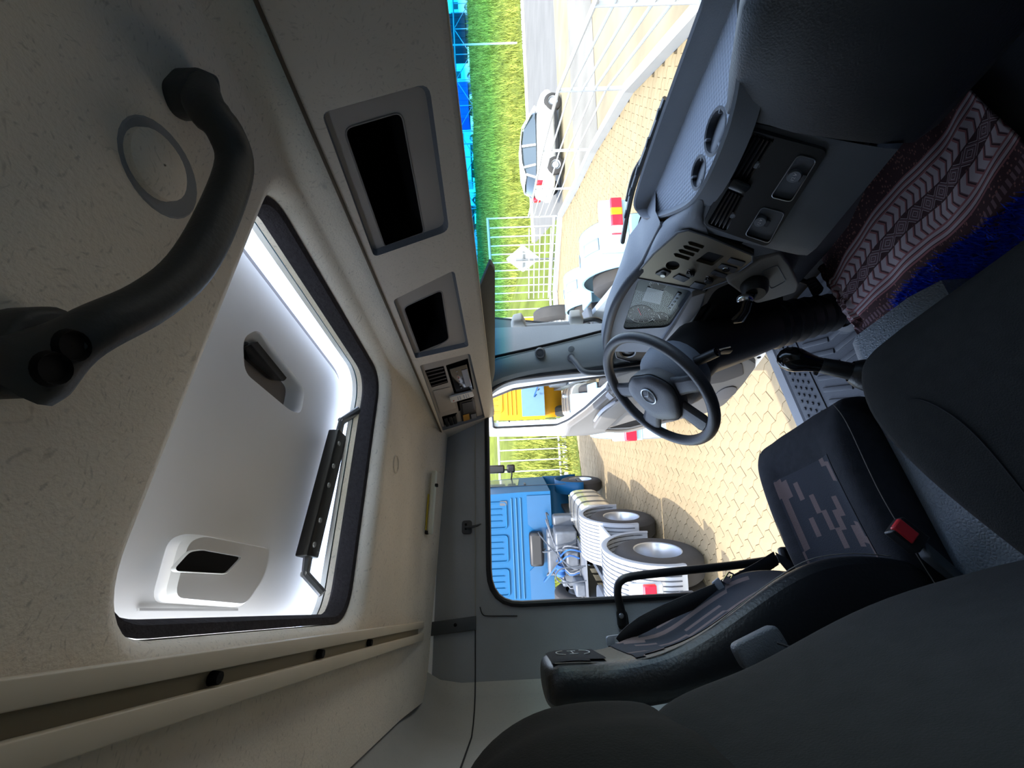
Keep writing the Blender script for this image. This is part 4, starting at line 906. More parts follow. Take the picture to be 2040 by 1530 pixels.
# backrest: loops in X-Y stacked up the height (front edge from the profile)
bkp = [(1.60, -.10, .045), (1.70, -.12, .075), (1.80, -.13, .085), (1.90, -.14, .075), (2.0, -.15, .035), (2.1, -.165, -.015), (2.2, -.18, -.065), (2.3, -.20, -.098), (2.38, -.21, -.112), (2.46, -.215, -.108), (2.52, -.21, -.108), (2.548, -.20, -.125)]
def backloop(z, yb, yf):
    wid = 1.0 if z < 2.25 else (1 - .30 * smooth01((z - 2.25) / .12))
    cx = (SX0 + SX1) / 2 + .02 * smooth01((z - 2.2) / .1); hx = (SX1 - SX0) / 2 * wid
    if z > 2.5: hx *= 1 - (z - 2.5) * 2.0
    x0, x1 = cx - hx, cx + hx; din = .045 if z < 2.2 else .045 * (1 - smooth01((z - 2.2) / .12)) + .0
    return [V(p) for p in ((x0, yb + .02, z), (x0 - .004, (yb + yf) / 2, z), (x0 + .004, yf - .012, z), (x0 + .04, yf, z), (x0 + .10, yf - din * .7, z), (cx - .07, yf - din, z), (cx + .07, yf - din, z), (x1 - .10, yf - din * .7, z), (x1 - .04, yf, z), (x1 - .004, yf - .012, z), (x1 + .004, (yb + yf) / 2, z), (x1, yb + .02, z), (x1 - .06, yb, z), (x0 + .06, yb, z))]
br = loft([backloop(*s) for s in bkp], closed=True, caps=True)
bo = add('backrest', br, 'leather_black', ds, sub=2)
# fabric facing on the front of the backrest and headrest pad
cxs = (SX0 + SX1) / 2; hx = cxs + .02
add('backrest_facing', peel(bo, lambda c_, n_: 1.74 < c_.z < 2.33 and abs(c_.x - cxs) < .175 and n_.y > .35, .002), fi, ds, ang=80)
hd = add('headrest_pad', peel(bo, lambda c_, n_: 2.39 < c_.z < 2.525 and abs(c_.x - hx) < .125 and n_.y > .35, .004), 'fabric_dark', ds, ang=80)
hy_ = max(v.co.y for v in hd.data.vertices) + ORG[hd.name].y + .001
def hz_(dx, z): return V((hx + dx, hy_, z))
add('headrest_logo', join(tube(bez([hz_(.05, 2.485), hz_(.03, 2.50), hz_(0, 2.505), hz_(-.03, 2.50), hz_(-.05, 2.485)], 14), .0012, 5), tube(bez([hz_(.05, 2.44), hz_(.03, 2.425), hz_(0, 2.42), hz_(-.03, 2.425), hz_(-.05, 2.44)], 14), .0012, 5), tube([hz_(-.035, 2.463), hz_(.035, 2.463)], .0012, 5), tube([hz_(-.035, 2.452), hz_(-.035, 2.474)], .0012, 5), tube([hz_(.035, 2.452), hz_(.035, 2.474)], .0012, 5)), M('logo_thread', (190, 190, 192), .7), ds)
stl = [backloop(*s)[8] + V((.012, -.004, 0)) for s in bkp[1:11]]
add('stitching', tube(bez(stl, 60), .0013, 5), 'thread', ds)
add('stitching', tube([p + V((.010, -.016, 0)) for p in bez(stl, 60)], .0010, 5), 'thread', ds)
add('recliner_cover', prism(rrect(at(1520, 1290, x=-.30), (0, .9, .3), (0, -.3, .9), .05, .11, .015), (-.03, 0, 0)), M('recliner_grey', (74, 76, 80), .55, bump=.4, bscale=300), ds, smooth=False, bevel=.006)
# ---------------------------------------------------------------- bench seat beside the camera
bn = empty('bench_seat', (.22, .2, FZ), 'wide dark grey fabric bench seat close to the camera', 'bench seat')
def benchrow(y, zt, zb, x0, x1, rnd_):
    xs = [x0, x0 + .004, x0 + .03, x0 + .10, x0 + .18, (x0 + x1) / 2, x1 - .1, x1]
    zs = [zt - .09, zt - .03, zt + rnd_, zt + rnd_ + .004, zt - .006, zt - .01, zt, zt - .06]
    return [V((x, y, z)) for x, z in zip(xs, zs)] + [V((x1, y, zb)), V(((x0 + x1) / 2, y, zb)), V((x0 + .02, y, zb))]
rows = [benchrow(-.10, 1.73, 1.5, -.05, .66, .0), benchrow(.05, 1.74, 1.5, -.13, .66, .004), benchrow(.2, 1.75, 1.5, -.205, .66, .006), benchrow(.34, 1.755, 1.5, -.245, .66, .006), benchrow(.42, 1.75, 1.5, -.245, .66, .0), benchrow(.49, 1.735, 1.52, -.235, .66, -.004), benchrow(.53, 1.70, 1.55, -.20, .66, -.012)]
add('cushion', loft(rows, closed=True, caps=True), 'fabric_bench', bn, sub=2)
add('cushion_seam', tube(bez([V((-.19, .36, 1.735)), V((-.15, .352, 1.752)), V((-.09, .335, 1.755)), V((-.045, .25, 1.752)), V((-.03, .1, 1.745)), V((-.03, -.05, 1.738))], 30), .0022, 5), 'black_matte', bn)
add('bench_base', box((.25, .15, 1.39), (.7, .5, .24)), 'black_matte', bn, bevel=.02)
bb = [(1.62, -.20, .04, -.10), (1.74, -.21, .045, -.10), (1.84, -.22, .028, -.12), (1.98, -.225, -.004, -.16), (2.10, -.23, -.045, -.172), (2.23, -.235, -.092, -.165), (2.32, -.24, -.108, -.15), (2.40, -.24, -.122, -.115), (2.45, -.235, -.145, -.06)]
def bkl(z, yb, yf, xl, xr=.64):
    return [V(p) for p in ((xl, yb + .03, z), (xl - .003, (yb + yf) / 2, z), (xl + .006, yf - .016, z), (xl + .04, yf, z), (xl + .12, yf - .008, z), (.1, yf - .02, z), (.3, yf - .02, z), (xr - .08, yf - .004, z), (xr, yf - .03, z), (xr, yb + .03, z), (xr - .06, yb, z), (xl + .06, yb, z))]
add('backrest', loft([bkl(*s) for s in bb], closed=True, caps=True), 'fabric_bench', bn, sub=2)
add('backrest_seam', tube(bez([V((-.165, -.07, 2.16)), V((-.06, -.085, 2.13)), V((.06, -.075, 2.02)), V((.12, -.045, 1.9)), V((.14, 0.0, 1.78))], 24), .0022, 5), 'black_matte', bn)
hb_ = [(2.40, -.24, -.118, -.10, .30), (2.46, -.245, -.112, -.095, .31), (2.54, -.25, -.108, -.075, .32), (2.60, -.25, -.115, -.045, .32), (2.65, -.245, -.13, .02, .30), (2.672, -.22, -.155, .08, .26)]
add('headrest', loft([bkl(z, a, b_, xl, xr)[:5] + [V(((xl + xr) / 2, b_ + .006, z))] + bkl(z, a, b_, xl, xr)[7:] for z, a, b_, xl, xr in hb_], closed=True, caps=True), 'fabric_bench', bn, sub=2)
for px, py in ((1915, 1466), (2025, 1512)):
    pass
# ---------------------------------------------------------------- seat belt, buckle, grab bar
sb = empty('seat_belt', at(1230, 1280, x=-.98), 'black seat belt with metal tongue hanging on the door pillar', 'seat belt')

gq = rounded([at(1208, 1268, x=-.775), at(1252, 1262, x=-.775), at(1256, 1282, x=-.775), at(1240, 1290, x=-.775), at(1212, 1290, x=-.775)], .010, 4)
add('belt_guide', plate(gq, [shrink([at(1224, 1269, x=-.775), at(1240, 1267, x=-.775), at(1241, 1279, x=-.775), at(1226, 1281, x=-.775)], 1.0)], (-.02, 0, 0)), 'grey_plastic', sb, smooth=False, bevel=.003)
bpts = [at(1232, 1277, x=-.77), at(1262, 1254, x=-.75), at(1330, 1218, x=-.73), at(1430, 1176, x=-.76), at(1500, 1140, x=-.84), at(1545, 1112, x=-.90)]
bpts = bez(bpts, 30); wdir = V((-.25, .35, .9))
rows = []
for i, p in enumerate(bpts):
    d = (bpts[min(i + 1, len(bpts) - 1)] - bpts[max(i - 1, 0)]).normalized(); s_2 = d.cross(V((1, -.3, .1))).normalized() * (.010 + .012 * min(1, i / 8))
    rows.append([p - s_2, p + s_2])
add('webbing', loft(rows), M('webbing_black', (22, 22, 25), .8, bump=.3, bscale=400), sb, solid=.003)
tg = at(1440, 1168, x=-.75)
tb = [at(1420, 1160, x=-.75), at(1432, 1150, x=-.75), at(1448, 1176, x=-.75), at(1440, 1184, x=-.75), at(1424, 1166, x=-.75)]
add('tongue_grip', prism(tb, (-.012, 0, 0)), 'grey_plastic', sb, smooth=False, bevel=.002)
to = [at(1439, 1158, x=-.748), at(1452, 1138, x=-.748), at(1463, 1143, x=-.748), at(1452, 1165, x=-.748)]
add('tongue_plate', plate(rounded(to, .004, 3), [shrink([to[0].lerp(to[1], .45), to[1], to[2], to[3].lerp(to[2], .45)], .62)], (-.004, 0, 0)), 'chrome', sb, smooth=False)
add('lower_webbing', loft([[at(1545, 1100, x=-.90), at(1552, 1118, x=-.90)], [at(1580, 1120, x=-.90), at(1570, 1140, x=-.90)], [at(1640, 1150, x=-.84), at(1625, 1165, x=-.84)]]), MATS['webbing_black'], sb, solid=.003)
add('belt_anchor', box(at(1572, 1110, x=-.92), (.03, .07, .06)), 'black_plastic', sb, bevel=.012)
bu = empty('belt_buckle', at(1830, 1130, x=-.34), 'black seat belt buckle with red release button beside the driver seat', 'buckle')
bc = at(1796, 1058, x=-.345); bd = V((.05, .80, .60)).normalized()
add('buckle_head', box(bc - bd * .012, (.03, .052, .062), (1, 0, 0), V((0, .60, -.80))), 'black_plastic', bu, bevel=.004)
add('release_button', box(bc + V((.012, -.002, .004)), (.012, .034, .046), (1, 0, 0), V((0, .60, -.80))), 'red_plastic', bu, bevel=.003)
add('buckle_stem', loft([[bc - bd * .045 + V(q) for q in ((-.014, -.022, 0), (.014, -.022, 0), (.014, .022, 0), (-.014, .022, 0))], [bc - bd * .16 + V(q) for q in ((-.010, -.018, 0), (.012, -.018, 0), (.012, .018, 0), (-.010, .018, 0))]], closed=True, caps=True), 'trim_dark', bu, bevel=.003)
gbx = empty('grab_bar', at(1238, 1225, x=-1.02), 'black tubular grab bar bolted behind the door opening', 'grab bar')
gbp = bez([at(1240, 1244, x=-1.015), at(1237, 1215, x=-1.0), at(1230, 1180, x=-.985), at(1236, 1158, x=-.98), at(1262, 1148, x=-.98), at(1330, 1140, x=-.98), at(1400, 1133, x=-.98), at(1480, 1124, x=-.98), at(1560, 1112, x=-.98)], 50)
add('bar_tube', tube(gbp, [.018 if i < 6 else .0145 for i in range(len(gbp))], 12), M('bar_black', (20, 20, 22), .4), gbx)
add('bar_bolt', lathe([(.0005, .006), (.007, .005), (.009, 0)], at(1238, 1227, x=-.985), (1, 0, 0), 12), 'steel', gbx)
add('bar_foot', prism(rrect(at(1240, 1235, x=-1.022), (0, 1, 0), (0, 0, 1), .06, .04, .016), (.01, 0, 0)), MATS['bar_black'], gbx, smooth=False, bevel=.003)
# ---------------------------------------------------------------- open driver door
DY = 1.08
dr = empty('door_1', (LW - .05, DY, 1.24), 'open driver door with white frame and grey trim swung out beyond the steering wheel', 'door'); dr['kind'] = 'structure'
def da(px, py, d=0.0): return at(px, py, y=DY + d)
do = rounded([da(*p) for p in ((964, 782), (968, 870), (1124, 868), (1170, 864), (1290, 846), (1400, 822), (1440, 806), (1482, 762), (1528, 702), (1505, 690), (1300, 702), (1215, 724), (1100, 736), (1010, 754))], [.02, .05, .03, .1, .1, .1, .06, .02, .03, .02, .05, .05, .05, .05], 4)
wo = rounded([da(*p) for p in ((978, 792), (983, 852), (1108, 846), (1132, 836), (1165, 812), (1214, 768), (1216, 748), (1120, 760), (1020, 775))], [.02, .03, .02, .03, .03, .02, .01, .02, .02], 4)
add('door_frame', plate(do, [wo], (0, .035, 0)), 'white_paint', dr, smooth=False)
add('frame_trim', tube([p + V((0, -.002, 0)) for p in wo], .008, 6, closed=True), 'black_plastic', dr)
add('window_glass', plate([p + V((0, .015, 0)) for p in wo]), 'clear_glass', dr, smooth=False)
tp = rounded([da(*p) for p in ((1124, 862), (1130, 843), (1165, 818), (1216, 772), (1222, 742), (1300, 716), (1400, 706), (1490, 704), (1508, 716), (1478, 758), (1440, 800), (1400, 817), (1290, 840), (1170, 860))], [.01, .02, .05, .02, .03, .05, .05, .03, .04, .05, .05, .05, .05, .03], 4)
tp = [p + V((0, -.002, 0)) for p in tp]
tpl = loft([tp, [p + V((0, -.028, 0)) for p in shrink(tp, .985)], [p + V((0, -.034, 0)) for p in shrink(tp, .96)]], closed=True)
dp = add('door_panel', (tpl[0], tpl[1] + [tuple(range(2 * len(tp), 3 * len(tp)))]), M('door_grey', (92, 90, 87), .65, bump=.1, bscale=250), dr, ang=30)
def dd_(px, py, d): return at(px, py, y=DY - .036 - d)
add('panel_lower', prism(rounded([dd_(*p, .0) for p in ((1330, 740), (1400, 722), (1478, 722), (1482, 745), (1440, 760), (1340, 775))], .02, 4), (0, -.006, 0)), M('door_dark', (42, 42, 44), .7), dp, smooth=False, bevel=.004)
add('speaker_cover', prism([dd_(1446 + 22 * math.cos(k * .2618) , 782 + 11 * math.sin(k * .2618) - .35 * 22 * math.cos(k * .2618), .0) for k in range(24)], (0, -.008, 0)), M('speaker_grey', (80, 77, 75), .8), dp, smooth=False, bevel=.003)
arm = [dd_(*p, .0) for p in ((1180, 842), (1196, 815), (1235, 782), (1262, 776), (1272, 786), (1240, 812), (1205, 846))]
add('armrest', prism(rounded(arm, .015, 4), (0, -.045, 0)), 'door_grey', dp, smooth=False, bevel=.012)
add('pocket_slot', prism(rounded([dd_(*p, .0) for p in ((1215, 852), (1262, 838), (1300, 832), (1300, 839), (1255, 850))], .004, 3), (0, -.004, 0)), 'black_matte', dp, smooth=False)
add('pocket_lip', tube(bez([dd_(1205, 858, .02), dd_(1250, 858, .03), dd_(1300, 846, .03), dd_(1360, 830, .02)], 16), .012, 8), MATS['door_grey'], dp)
add('mirror_control', box(dd_(1218, 770, .02), (.06, .03, .05)), 'dash_dark', dp, bevel=.006)
add('control_face', prism([dd_(1206, 788, .03), dd_(1212, 780, .03), dd_(1222, 790, .03), dd_(1215, 796, .03)], (0, -.006, 0)), 'grey_plastic', dp, smooth=False)
add('pull_handle', tube(bez([dd_(1185, 838, .01), dd_(1200, 818, .05), dd_(1226, 800, .05), dd_(1240, 792, .01)], 14), .010, 8), 'grey_plastic', dp)
add('hinge_block', box(da(1490, 698, -.01), (.06, .05, .08)), 'black_plastic', dr, bevel=.01)
for px, py in ((1512, 712), (1490, 742)): add('door_bolt', lathe([(.0005, .004), (.008, .003), (.010, 0)], da(px, py, -.001), (0, -1, 0), 12), 'black_matte', dr)
add('door_check', tube(bez([da(1470, 690, -.06), da(1485, 690, -.04), da(1492, 686, .0)], 8), .014, 8), 'bar_black', dr)
# ---------------------------------------------------------------- outside mirror on the driver side
mr = empty('side_mirror', (-1.2, 1.45, 2.2), 'pair of outside mirror housings, painted grey for glass reflection, on a bracket left of the windscreen', 'mirror')
MG = M('mirror_reflection_grey', (120, 122, 124), .55)  # grey paints the windscreen's reflection onto dark housings
MYY = 1.42
def ma(px, py, d=0.0): return at(px, py, y=MYY + d)
def housing(px, r, nm):
    q = rounded([ma(*p) for p in px], r, 5)
    L = loft([q, [p + V((0, -.03, 0)) for p in shrink(q, .98)], [p + V((0, -.06, 0)) for p in shrink(q, .86)]], closed=True)
    o = add(nm, (L[0], L[1] + [tuple(range(2 * len(q), 3 * len(q)))]), MG, mr, ang=40)
    add('mirror_pane', prism([p + V((0, .002, 0)) for p in shrink(q, .93)], (0, .006, 0)), 'chrome', o, smooth=False)
    add('housing_edge', tube([p for p in q], .006, 6, closed=True), 'trim_dark', o)
housing([(968, 632), (1100, 644), (1108, 668), (1098, 690), (1000, 700), (966, 690)], .03, 'main_housing')
housing([(1118, 646), (1172, 640), (1182, 660), (1168, 678), (1120, 690), (1112, 670)], .02, 'wide_angle_housing')
for px in ([(1022, 640), (1040, 636), (1048, 650), (1044, 668), (1024, 668), (1018, 656)], [(1136, 632), (1158, 630), (1164, 644), (1162, 662), (1140, 664), (1134, 650)]):
    add('mount_block', prism(rounded([ma(*p, -.10) for p in px], .012, 4), (0, .05, 0)), M('mount_grey', (150, 148, 142), .6), mr, smooth=False, bevel=.01)
add('mirror_arm', tube(bez([ma(1046, 652, -.085), ma(1090, 648, -.085), ma(1140, 645, -.085)], 12), .016, 8), MG, mr)
add('mirror_arm', tube(bez([ma(1160, 640, -.085), ma(1185, 636, -.085), ma(1202, 645, -.085), ma(1212, 664, -.07), ma(1230, 700, .0)], 20), .014, 8), MATS['bar_black'], mr)
# ---------------------------------------------------------------- wiper
wi = empty('wiper', (0, 1.3, 2.12), 'black wiper blade parked along the windscreen base', 'wiper')
WY = 1.30
w0 = [at(*p, y=WY) for p in ((1326, 196), (1302, 262), (1280, 320), (1262, 372), (1250, 425), (1240, 482))]
add('blade', tube(bez(w0, 30), .009, 6, flat=1.6), 'black_plastic', wi)
w1 = [at(*p, y=WY + .02) for p in ((1320, 232), (1288, 300), (1262, 345), (1248, 400))]
add('wiper_arm', tube(bez(w1, 16), .006, 6), 'black_plastic', wi)
for k in (.12, .3, .5, .68, .85):
    i = int(k * 29); p = bez(w0, 30)[i]; add('blade_clip', box(p + V((0, -.004, .006)), (.03, .012, .012)), 'dash_dark', wi, bevel=.002)
# ================================================================ outside
GZ = .30
FL = [V((1.2, 2.9, GZ)), V((-1.02, 5.29, GZ)), V((-2.76, 7.4, GZ)), V((-4.83, 9.2, GZ)), V((-6.81, 10.64, GZ)), V((-9.26, 12.56, GZ))]
FL2 = [V((-9.26, 12.56, GZ)), V((-12.4, 11.75, GZ)), V((-14.7, 6.0, GZ)), V((-15.1, 4.8, GZ)), V((-15.5, 2.0, GZ))]
pm = M('paver', (130, 116, 91), .9, mot=.10, scale=3.0, bump=.3, bscale=60, spec=.1)
yard = FL + FL2[1:] + [V((-16.5, -9, GZ)), V((9, -9, GZ)), V((9, -4, GZ))]
pv_ = add('pavement', plate([p - V((0, 0, .012)) for p in yard]), M('joint_sand', (84, 74, 58), .95, mot=.15, scale=2.0, spec=.1), smooth=False)
pv_['kind'] = 'structure'
tag(pv_, 'yard paved with pale interlocking wavy concrete blocks', 'pavement')
PL, PW = .25, .125
def paver_outline():
    a = .011; us = [-.5, -.25, 0, .25, .5]; zz = [-a, a, -a, a, -a]
    top = [(u * PL, PW / 2 + z) for u, z in zip(us, zz)]; bot = [(u * PL, -PW / 2 + z) for u, z in zip(reversed(us), reversed(zz))]
    return [(x * .975, y * .95) for x, y in bot + top]
po = paver_outline()
pgeo = prism([V((x, y, -.02)) for x, y in po], (0, 0, .02))
pme = bpy.data.meshes.new('paver'); pme.from_pydata([tuple(v) for v in pgeo[0]], [], pgeo[1])
_b = bmesh.new(); _b.from_mesh(pme); bmesh.ops.recalc_face_normals(_b, faces=_b.faces); _b.to_mesh(pme); _b.free(); pme.materials.append(pm)
pa_ = math.radians(22); pu, pv2 = V((math.cos(pa_), math.sin(pa_), 0)), V((-math.sin(pa_), math.cos(pa_), 0))
def project(p):
    d = p - CAM; x_, y_, z_ = AX * d.x + AY * d.y + AZ * d.z
    return (1020 + FOC * x_ / z_, 765 + FOC * y_ / z_, z_) if z_ > .05 else None
cand = []
yp = yard
for i in range(-90, 40):
    for j in range(-40, 130):
        p = pu * ((i + (.5 if j % 2 else 0)) * PL) + pv2 * (j * PW); p.z = GZ
        if p.x > .9 or p.y < -1.2 or p.x < -12.3: continue
        if not (p.x < -1.6 or p.y > 3.0): continue
        if not inside((p.x, p.y), yp): continue
        q = project(p)
        vis = q is not None and ((1140 < q[0] < 1620 and 690 < q[1] < 1150) or (1120 < q[0] < 1420 and -10 < q[1] < 450))
        if q is None or not (q[1] > -300 and q[1] < 1300): continue
        cand.append((0 if vis else 1, (p - CAM).length, p))
cand.sort(key=lambda c_: c_[:2])
rest_v, rest_f = [], []
for k, (vis, dist, p) in enumerate(cand):
    jz = random.uniform(-.003, .003); an = pa_ + random.uniform(-.015, .015)
    if k < 300:
        o = bpy.data.objects.new('paver', pme); C.objects.link(o); o.parent = pv_; o.location = p + V((0, 0, jz)) - ORG[pv_.name]; o.rotation_euler = (0, 0, an)
    else:
        n_ = len(rest_v); ca_, sa_ = math.cos(an), math.sin(an)
        rest_v += [V((p.x + v.x * ca_ - v.y * sa_, p.y + v.x * sa_ + v.y * ca_, GZ + v.z + jz)) for v in pgeo[0]]
        rest_f += [tuple(i_ + n_ for i_ in f) for f in pgeo[1]]
rp_ = add('far_pavers', (rest_v, rest_f), pm, pv_, smooth=False); rp_['kind'] = 'stuff'
# ---------------------------------------------------------------- street side
RD = V((.47, .88, 0)).normalized(); RN = V((-RD.y, RD.x, 0))
E0 = V((-7.6, 15.5, GZ)); F0 = V((-14.2, 30.8, GZ))       # near and far edge of the carriageway
def strip(nm, p, o0, o1, z0, z1, mat, a=-60, b_=70, lab=None, cat=None):
    q = [p + RD * a + RN * o0, p + RD * b_ + RN * o0, p + RD * b_ + RN * o1, p + RD * a + RN * o1]
    vs = [V((v.x, v.y, z)) for v, z in zip(q, (z0, z0, z1, z1))]
    o = add(nm, (vs, [(0, 1, 2, 3)]), mat, smooth=False); o['kind'] = 'structure'
    return tag(o, lab, cat)
wd_ = (F0 - E0).dot(RN)
strip('verge', E0, -16, .0, GZ - .035, GZ - .03, M('dirt', (124, 114, 94), .95, mot=.2, scale=.8, spec=.1), lab='sandy footpath between the white fence and the road', cat='footpath')
strip('road', E0, 0, wd_, GZ - .028, GZ - .02, M('asphalt', (98, 95, 91), .9, mot=.12, scale=.6, bump=.3, bscale=40, spec=.15), lab='sunlit grey asphalt road beyond the fence', cat='road')
strip('worn_lane', E0, -5.5, -2.6, GZ - .024, GZ - .024, M('worn_asphalt', (112, 108, 101), .9, mot=.25, scale=.5, spec=.1), lab='patchy worn asphalt lane close behind the white fence', cat='road')
strip('road_kerb', F0, 0, .5, GZ + .02, GZ + .14, M('kerb', (176, 166, 150), .9, mot=.08, scale=2), lab='pale concrete kerb along the far side of the road', cat='kerb')
# grass bank
gm = M('grass_ground', (84, 92, 38), .95, mot=.3, scale=.7, spec=.05)
rows = []
rg_ = random.Random(5)
for i in range(60):
    s = -45 + i * 2.0; row = []
    for j in range(12):
        o_ = .5 + j * 1.6; p = F0 + RD * s + RN * o_
        row.append(V((p.x, p.y, GZ + .12 + .285 * max(0, o_ - 1.0) + rg_.uniform(-.12, .12))))
    rows.append(row)
gb_ = add('grass_bank', loft(rows), gm, smooth=True, ang=80); gb_['kind'] = 'structure'; tag(gb_, 'steep sunlit grass bank rising behind the road', 'grass bank')
vs_, fs_ = [], []
for _ in range(26000):
    s = rg_.uniform(-22, 40); o_ = rg_.uniform(.6, 17.5); p = F0 + RD * s + RN * o_; z = GZ + .08 + .285 * max(0, o_ - 1.0)
    h_ = rg_.uniform(.25, .85); a = rg_.uniform(0, 6.28); l = rg_.uniform(.1, .5); wv_ = rg_.uniform(.02, .045); n_ = len(vs_)
    b_ = V((p.x, p.y, z)); sd_ = V((math.cos(a + 1.57), math.sin(a + 1.57), 0)) * wv_
    vs_ += [b_ - sd_, b_ + sd_, b_ + V((math.cos(a) * l, math.sin(a) * l, h_))]; fs_.append((n_, n_ + 1, n_ + 2))
gr = add('tall_grass', (vs_, fs_), M('grass_blade', (120, 126, 54), .8, mot=.35, scale=.9, spec=.1), smooth=False); gr['kind'] = 'stuff'
tag(gr, 'long yellow-green grass growing on the bank', 'grass')
vs_, fs_ = [], []
for _ in range(5000):
    x = rg_.uniform(-15.2, -12.4); y = rg_.uniform(-2, 9.5)
    h_ = rg_.uniform(.05, .14); a = rg_.uniform(0, 6.28); wv_ = .015; n_ = len(vs_); b_ = V((x, y, GZ - .01)); sd_ = V((math.cos(a + 1.57), math.sin(a + 1.57), 0)) * wv_
    vs_ += [b_ - sd_, b_ + sd_, b_ + V((math.cos(a) * .05, math.sin(a) * .05, h_))]; fs_.append((n_, n_ + 1, n_ + 2))
gs = add('lawn_grass', (vs_, fs_), M('lawn_blade', (124, 124, 50), .8, mot=.3, scale=2), smooth=False); gs['kind'] = 'stuff'; tag(gs, 'short lawn strip along the tall white fence', 'grass')
ls = add('lawn_strip', plate([(-12.35, -6, GZ), (-12.2, 10.5, GZ), (-13.2, 10.5, GZ), (-15.3, 4.8, GZ), (-15.8, -6, GZ)], (), (0, 0, .01)), gm, smooth=False); ls['kind'] = 'structure'; tag(ls, 'narrow green lawn bed at the yard edge', 'lawn')
# field behind the tall fence
fb = add('field_bank', loft([[V((-15.6, -14, GZ)), V((-15.3, 4.8, GZ)), V((-13.0, 11.9, GZ)), V((-9.6, 13.0, GZ))], [V((-26, -14, 2.6)), V((-25, 8, 3.0)), V((-20, 17, 1.6)), V((-17, 20, .4))], [V((-45, -14, 4.4)), V((-42, 14, 4.6)), V((-32, 26, 3)), V((-26, 30, 1.0))]]), gm, smooth=True, ang=90); fb['kind'] = 'structure'; tag(fb, 'grassy slope behind the tall barred fence', 'grass bank')
vs_, fs_ = [], []
for _ in range(9000):
    t_, s_2 = rg_.random(), rg_.random()
    a0_, a1_ = V((-15.6, -8, GZ)).lerp(V((-13.2, 11.5, GZ)), s_2), V((-26, -8, 2.7)).lerp(V((-21, 16, 1.8)), s_2)
    b_ = a0_.lerp(a1_, t_); a = rg_.uniform(0, 6.28); h_ = rg_.uniform(.25, .7); sd_ = V((math.cos(a + 1.57), math.sin(a + 1.57), 0)) * .035; n_ = len(vs_); l = rg_.uniform(.1, .4)
    vs_ += [b_ - sd_, b_ + sd_, b_ + V((math.cos(a) * l, math.sin(a) * l, h_))]; fs_.append((n_, n_ + 1, n_ + 2))
g3 = add('field_grass', (vs_, fs_), MATS['grass_blade'], smooth=False); g3['kind'] = 'stuff'; tag(g3, 'tall grass seen through the bars of the yard fence', 'grass')
# ---------------------------------------------------------------- white pipe railing on a low wall
fe = empty('railing_fence', FL[2], 'white tube railing on a low white wall along the yard front', 'fence')
WPF = M('fence_white', (170, 171, 170), .45, mot=.04, scale=3)
for a, b_ in zip(FL[:-1], FL[1:]):
    d = (b_ - a).normalized(); s_2 = V((-d.y, d.x, 0))
    add('base_wall', prism([a - s_2 * .07, a + s_2 * .07, a + s_2 * .07 + V((0, 0, .17)), a - s_2 * .07 + V((0, 0, .17))], b_ - a), WPF, fe, smooth=False)
for k in range(5):
    z = GZ + .45 + k * .20
    add('rail', tube([p + V((0, 0, z - GZ)) for p in FL], .030 if k == 4 else .019, 8), WPF, fe)
for p in FL[1:] + [FL[0].lerp(FL[1], .4)]:
    add('post', tube([p + V((0, 0, .2)), p + V((0, 0, 1.25))], .032, 10), WPF, fe)
tf = empty('barred_fence', FL2[2], 'tall white fence of upright bars beyond the parked trucks', 'fence')
for a, b_ in zip(FL2[:-1], FL2[1:]):
    for z in (.30, 2.75): add('rail', tube([a + V((0, 0, z)), b_ + V((0, 0, z))], .05, 8), WPF, tf)
    d = (b_ - a).normalized(); s_2 = V((-d.y, d.x, 0))
    add('base_wall', prism([a - s_2 * .09, a + s_2 * .09, a + s_2 * .09 + V((0, 0, .18)), a - s_2 * .09 + V((0, 0, .18))], b_ - a), WPF, tf, smooth=False)
    n_ = max(2, int((b_ - a).length / .36))
    for k in range(n_):
        p = a.lerp(b_, k / n_); add('bar', tube([p + V((0, 0, .2)), p + V((0, 0, 2.8))], .026, 6), WPF, tf)
lowr = [FL2[0] - V((.1, .5, 0)), FL2[1] + V((.3, -.6, 0))]
for k in range(5): add('cross_rail', tube([p + V((0, 0, .45 + k * .2)) for p in lowr], .024, 6), WPF, tf)
# road sign seen from behind
sg = empty('road_sign', at(1110, 515, z=GZ), 'white diamond road sign seen from behind near the gate', 'sign')
sc0 = at(1042, 516, y=12.6); su_ = V((-.83, -.2, 0)).normalized()
add('sign_plate', prism(rounded([sc0 + V((0, 0, .72)), sc0 + su_ * .62, sc0 - V((0, 0, .72)), sc0 - su_ * .62], .08, 4), V((.0, .03, 0))), WPF, sg, smooth=False)
add('sign_pole', tube([V((sc0.x, sc0.y - .04, GZ)), V((sc0.x, sc0.y - .04, sc0.z + .3))], .04, 8), 'steel', sg)
add('sign_bracket', box(sc0 + V((0, -.04, 0)), (.7, .05, .05), su_, (-su_.y, su_.x, 0)), 'steel', sg, smooth=False)
# street lamp pole
lp0 = F0 + RD * ((at(1036, 215, z=GZ) - F0).dot(RD)) + RN * 2.0
sl = empty('lamp_post', (lp0.x, lp0.y, GZ + .3), 'thin white street lamp post on the grass bank', 'lamp post')
add('pole', tube([V((lp0.x, lp0.y, GZ + .3)), V((lp0.x, lp0.y, 9.0))], [.075, .05], 8), WPF, sl)
add('lamp_arm', tube(bez([V((lp0.x, lp0.y, 9.0)), V((lp0.x, lp0.y, 9.6)), V((lp0.x + .6, lp0.y - .7, 9.9)), V((lp0.x + 1.2, lp0.y - 1.5, 9.9))], 12), .045, 6), WPF, sl)
add('lamp_head', box((lp0.x + 1.4, lp0.y - 1.75, 9.88), (.6, .25, .12)), WPF, sl, bevel=.03)
